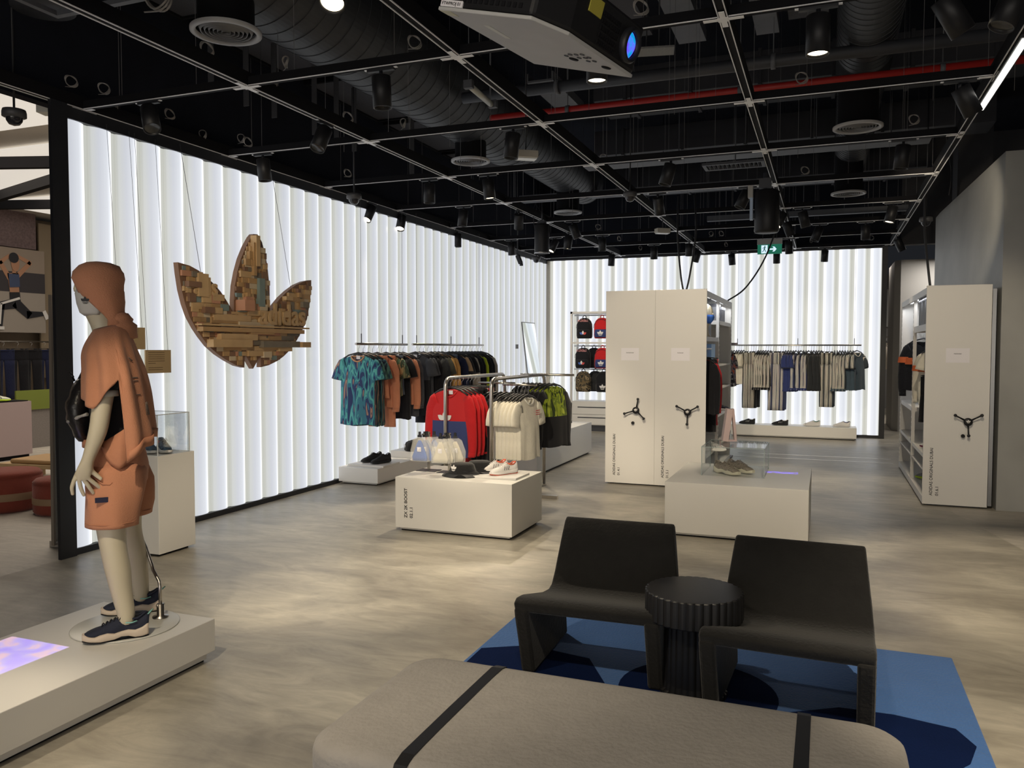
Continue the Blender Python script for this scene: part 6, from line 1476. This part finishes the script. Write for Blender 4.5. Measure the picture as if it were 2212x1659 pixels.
# poster spans the pixels 0-90 across and 540-720 down at x = XP
t = thing('poster', 'large fitness poster of a woman stretching in a lunge hanging in the neighbouring area', 'poster', (0, 0, 0))
Y0, Y1, Z0, Z1 = 9.74, 11.69, 1.90, 3.52
G().box(XP, Y0, Z0, XP+.03, Y1, Z1).build('poster_sheet', pm('poster_floor', (.34, .30, .26), .6), t)
g = G(); flat([(Y0, Z0+.78), (Y1, Z0+.78), (Y1, Z1-.45), (Y0, Z1-.45)], XP+.03, 0, g); g.build('printed_background', pm('poster_dark', (.04, .035, .04), .6), t)
g = G(); flat([(Y0, Z1-.45), (Y1, Z1-.45), (Y1, Z1), (Y0, Z1)], XP+.03, 0, g); g.build('printed_background', pm('poster_wall', (.30, .24, .19), .6), t)
PS = pm('poster_skin', (.42, .22, .13), .6); PBK = pm('poster_black', (.015, .015, .02), .6); PBL = pm('poster_blue', (.05, .07, .14), .6)
def limb(g, pts, wds, X=XP+.036):
    pts = [(yc+(p_-yc)*.60, z_) for p_, z_ in pts]; wds = [q_*.75 for q_ in wds]
    for i in range(len(pts)-1):
        a, b = Vector(pts[i]), Vector(pts[i+1]); d = (b-a).normalized(); n_ = Vector((-d.y, d.x)); wa, wb = wds[i]/2, wds[i+1]/2
        e0 = -d*wa*.5; e1 = d*wb*.5
        flat([tuple(a+e0+n_*wa), tuple(a+e0-n_*wa), tuple(b+e1-n_*wb), tuple(b+e1+n_*wb)], X, 0, g)
yc = 11.0
g = G(); limb(g, [(yc+.02, 2.98), (yc+.07, 2.60)], [.30, .24]); limb(g, [(yc-.12, 2.95), (yc-.40, 3.22), (yc-.1, 3.36)], [.13, .11, .08]); limb(g, [(yc+.16, 2.98), (yc+.62, 3.26), (yc+.15, 3.38)], [.13, .11, .08]); limb(g, [(yc+.05, 3.0), (yc+.07, 3.12)], [.1, .1]); g.build('printed_skin', PS, t)
g = G(); flat([(yc+.06+.085*math.cos(a), 3.22+.15*math.sin(a)) for a in [2*PI*i/18 for i in range(18)]], XP+.042, 0, g); g.build('printed_face', PS, t)
g = G(); flat([(yc+.03+.10*math.cos(a), 3.33+.10*math.sin(a)) for a in [2*PI*i/18 for i in range(18)]], XP+.046, 0, g); g.build('printed_hair', PBK, t)
g = G(); flat([(yc-.09, 3.02), (yc+.13, 3.02), (yc+.14, 2.78), (yc-.07, 2.76)], XP+.048, 0, g); g.build('printed_top', PBL, t)
g = G(); limb(g, [(yc+.06, 2.62), (yc+.08, 2.44)], [.28, .30], XP+.042); limb(g, [(yc, 2.45), (yc-.42, 2.40), (yc-.46, 2.02)], [.26, .2, .11], XP+.044); limb(g, [(yc+.12, 2.45), (yc+.52, 2.25), (yc+1.05, 2.28)], [.26, .2, .10], XP+.044); g.build('printed_leggings', PBK, t)
g = G(); limb(g, [(yc+.20, 2.56), (yc-.42, 2.44), (yc-.47, 2.06)], [.06, .05, .03], XP+.050); limb(g, [(yc-.55, 1.98), (yc-.36, 1.98)], [.08, .08], XP+.05); limb(g, [(yc+1.08, 2.32), (yc+1.18, 2.20)], [.1, .12], XP+.05); g.build('printed_shoes_and_stripe', SW, t)
t = thing('wall_panel', 'brown patterned panel above the poster in the neighbouring area', 'panel', (XP-.1, 10.5, 3.55)); G().box(0, -1.5, 0, .03, 1.1, .75).build('panel', pm('mauve_mesh_panel', (.16, .11, .11), .6, var=.6, scale=25), t)
t = thing('wall_panel', 'pale beige tall panel right of the poster', 'panel', (XP-.2, 12.08, 0)); G().box(0, -.35, 1.0, .04, 1.2, 4.1).build('panel', pm('tan_panel', (.27, .21, .14), .6), t)
# trousers rail
rail('clothes_rail', 'clothes rail of dark trousers in the neighbouring area', (-14.2, 9.2), (-14.2, 11.75), 1.72, [.1, .9], 2.2)
for i in range(9):
    key = ('nvP', lambda: bottoms('hanging_trousers', 'x', C_['navy'], L=.92)) if i % 3 == 1 else ('blP', None)
    place(key[0], key[1], (-14.15, 9.35+i*.28, 1.71), PI/2-.3, 'dark trousers on the far left rail, %s from the left' % ordinal(i), 'trousers in the neighbouring area', (1, 1, 1))
t = thing('display_plinth', 'big pale pink display plinth in the neighbouring area', 'plinth', (-11.2, 7.4, 0))
G().box(-.4, -1.6, .06, .4, 1.0, .83).build('box', pm('pink_laminate', (.36, .28, .28), .6), t); G().box(-.37, -1.57, 0, .37, .97, .06).build('base', BLACKM, t)
make_shoe('trainer', 'white and neon trainer with black stripes on the pink plinth', pm('shoe_pale', (.6, .62, .5), .6), NEON, SB, None, BLACK, loc=(-10.95, 7.85, .845), rz=1.2)
o = G().box(-.15, -.5, 0, .15, .5, .012).build('black_tray', BLACKM, loc=(-10.95, 7.85, .832)); tag(o, 'thin black tray under the neon trainer on the pink plinth', 'tray')
t = thing('colour_panels', 'low unit with green and orange panels behind the pink plinth', 'cabinet', (-12.0, 9.6, 0))
G().box(-.2, -.6, 0, .2, .5, .62).build('unit_body', pm('speckled_grey', (.2, .18, .17), .7, var=.3, scale=60), t); G().box(.2, -.7, .62, .23, .25, .93).build('green_panel', pm('panel_green', (.16, .20, .03), .6), t); G().box(.2, .25, .62, .23, .52, .93).build('orange_panel', pm('panel_orange', (.45, .12, .06), .6), t)
o = G().box(-12.4, 10.3, 0, -12.3, 12.2, .95).build('wooden_screen', WOOD); tag(o, 'pale wooden screen right of the colour panels', 'screen')
t = thing('wooden_bench', 'low wooden bench with tan cushion behind the red poufs', 'bench', (-8.75, 7.1, 0), .1)
G().box(-.55, -.3, .17, .9, .3, .215).build('seat', WOOD, t); G().box(-.40, -.27, .215, .9, .27, .27).build('cushion', pm('tan_cushion', (.32, .20, .09), .7), t, bevel=.02)
for x in (-.45, .8):
    for y in (-.24, .24): G().box(x-.03, y-.03, 0, x+.03, y+.03, .17).build('leg', WOOD, t)
def pouf(label, x, y, r, h):
    t = thing('pouf', label, 'pouf', (x, y, 0), group='red poufs')
    G().lathe([(0, 0), (r-.02, 0), (r, .03), (r, h-.05), (r-.012, h-.045), (r, h-.03), (r-.03, h), (r-.15, h+.015), (0, h+.02)], 40).build('pouf_body', cloth('brick_red', (.20, .045, .03)), t)
    G().lathe([(r+.002, h*.30), (r+.005, h*.31), (r+.005, h*.48), (r+.002, h*.49)], 40).build('beige_band', pm('band_beige', (.26, .17, .10), .7), t)
pouf('red round pouf with beige band, left of two, cut by the frame', -7.62, 5.62, .33, .38)
pouf('red round pouf with beige band, right of two, nearer the black column', -6.94, 5.70, .25, .34)
t = thing('leaning_mirror', 'tall mirror leaning edge-on behind the black column', 'mirror', (-5.74, 4.64, 0), 0)
M = Matrix.Rotation(.015, 4, 'Y')
G().obox(M @ Matrix.Translation((0, .26, 1.02)), .03, .56, 2.0).build('frame', pm('mirror_frame_brown', (.20, .17, .14), .5), t)
G().obox(M @ Matrix.Translation((.017, .26, 1.02)), .004, .53, 1.96).build('glass', MIR, t); G().box(-.06, .0, 0, .05, .03, .05).build('foot', ALU, t)
# figure behind the pink plinth
t = thing('person', 'dark haired person in grey sweater behind the pink plinth, cut by the left edge', 'person', (-12.2, 8.35, 0), -.4)
V = []; E = []
pel = v((0, 0, .92), .15); ws = v((0, 0, 1.1), .13, pel); ch = v((0, 0, 1.3), (.15, .12), ws); up = v((0, 0, 1.42), .10, ch); nk = v((0, 0, 1.50), .055, up); hd = v((.02, 0, 1.60), .085, nk); h2 = v((.02, 0, 1.70), .09, hd)
for s in (-1, 1):
    sh = v((0, s*.19, 1.40), .06, up); el = v((.05, s*.26, 1.12), .05, sh); wr = v((.25, s*.22, .97), .035, el); hn = v((.33, s*.2, .95), .03, wr)
    for q in range(4): v((.42, s*(.17+.022*q), .94), .012, hn)
    v((.36, s*.15, .97), .012, hn)
    hp = v((0, s*.1, .85), .1, pel); kn = v((.02, s*.11, .47), .065, hp); an = v((0, s*.11, .09), .045, kn); v((.14, s*.12, .05), .04, an)
skin_mesh('body', V, E, pm('person_skin', (.20, .10, .06), .6), t)
g = G(); g.loft([[(rx*math.cos(a), ry*math.sin(a), z) for a in [2*PI*j/24 for j in range(24)]] for z, rx, ry in ((.86, .17, .20), (1.1, .165, .19), (1.3, .17, .21), (1.42, .13, .19), (1.50, .07, .08))]).build('sweater', pm('sweater_grey', (.08, .08, .08), .9), t)
for s in (-1, 1): G().tube([(0, s*.19, 1.41), (.05, s*.265, 1.12), (.22, s*.225, .98)], [.075, .065, .05], 14).build('sweater_sleeve', MATS['sweater_grey'], t)
G().lathe([(.10, 1.60), (.105, 1.68), (.095, 1.75), (.06, 1.80), (0, 1.815)], 24, c=(0, 0, 0)).build('hair', BLACK, t)
G().loft([[(.16*math.cos(a), .18*math.sin(a), z) for a in [2*PI*j/20 for j in range(20)]] for z in (.93, .80)]).build('trousers', BLACK, t)
G().box(.12, -.05, .95, .20, .12, 1.2).build('neon_badge', NEON, t)
# ================================================================ beyond the right gap
t = thing('clothes_rail', 'beige clothes hanging far behind the gap right of the back wall', 'clothes rail', (1.62, 21.5, 0))
G().cyl((-.5, 0, 1.9), (.6, 0, 1.9), .015, n=8).box(-.5, -.02, 0, -.46, .02, 1.9).box(.56, -.02, 0, .6, .02, 1.9).build('frame', STEEL, t)
for i in range(4): place('stS', None, (1.35+.16*i, 21.5, 1.89), 1.2, 'beige sweatshirt far behind the right gap, %s from the left' % ordinal(i), 'beige clothes far behind')
o = G().box(1.1, 23.9, 2.2, 2.2, 23.98, 3.2).build('wall_sign', pm('faded_sign', (.3, .31, .30), .6)); tag(o, 'pale sign panel high on the far rear wall', 'sign')
area((2, 20, 3.4), 2, 3, 90, (1, .9, .8)); area((2.2, 16.6, 3.3), 1, .6, 30, (1, .93, .85)); area((-9.5, 8.5, 4.1), 5, 6, 190, (1, .86, .70));  # unseen fill lamps added: rear room, dark far wall, side room
# ================================================================ unique labels
def rows(pre, what, where):
    L_ = [o for o in bpy.data.objects if o.parent is None and o.name.split('.')[0] == pre]
    by = {}
    for o in L_:
        k = min(range(len(GY)), key=lambda q: abs(GY[q]-o.location.y)); by.setdefault(k, []).append(o)
    for k, q in by.items():
        q.sort(key=lambda o: (round(o.location.x, 2), o.location.y))
        for i, o in enumerate(q): o['label'] = '%s %s the %s cross track, %s from the left' % (what, where, ordinal(k), ordinal(i))
rows('cable_coil', 'small coil of spare wire', 'by'); rows('track_connector', 'small metal cross plate', 'on'); rows('hanger_strap', 'flat grey hanger strap', 'near'); rows('support_wire', 'thin vertical ceiling wire', 'near')
from collections import defaultdict
D_ = defaultdict(list)
for o in bpy.data.objects:
    if o.parent is None and o.get('label') and o.get('category') and o.type in ('MESH', 'EMPTY'): D_[o['label']].append(o)
for lb, os_ in D_.items():
    if len(os_) > 1 and lb.find('spotlight') >= 0:
        os_.sort(key=lambda o: o.location.x)
        if len(os_) == 2: nm = ['the left one', 'the right one']
        elif len(os_) == 3: nm = ['leftmost', 'middle one', 'rightmost']
        else: nm = [ordinal(i)+' from the left' for i in range(len(os_))]
        for o, q in zip(os_, nm): o['label'] = lb+', '+q
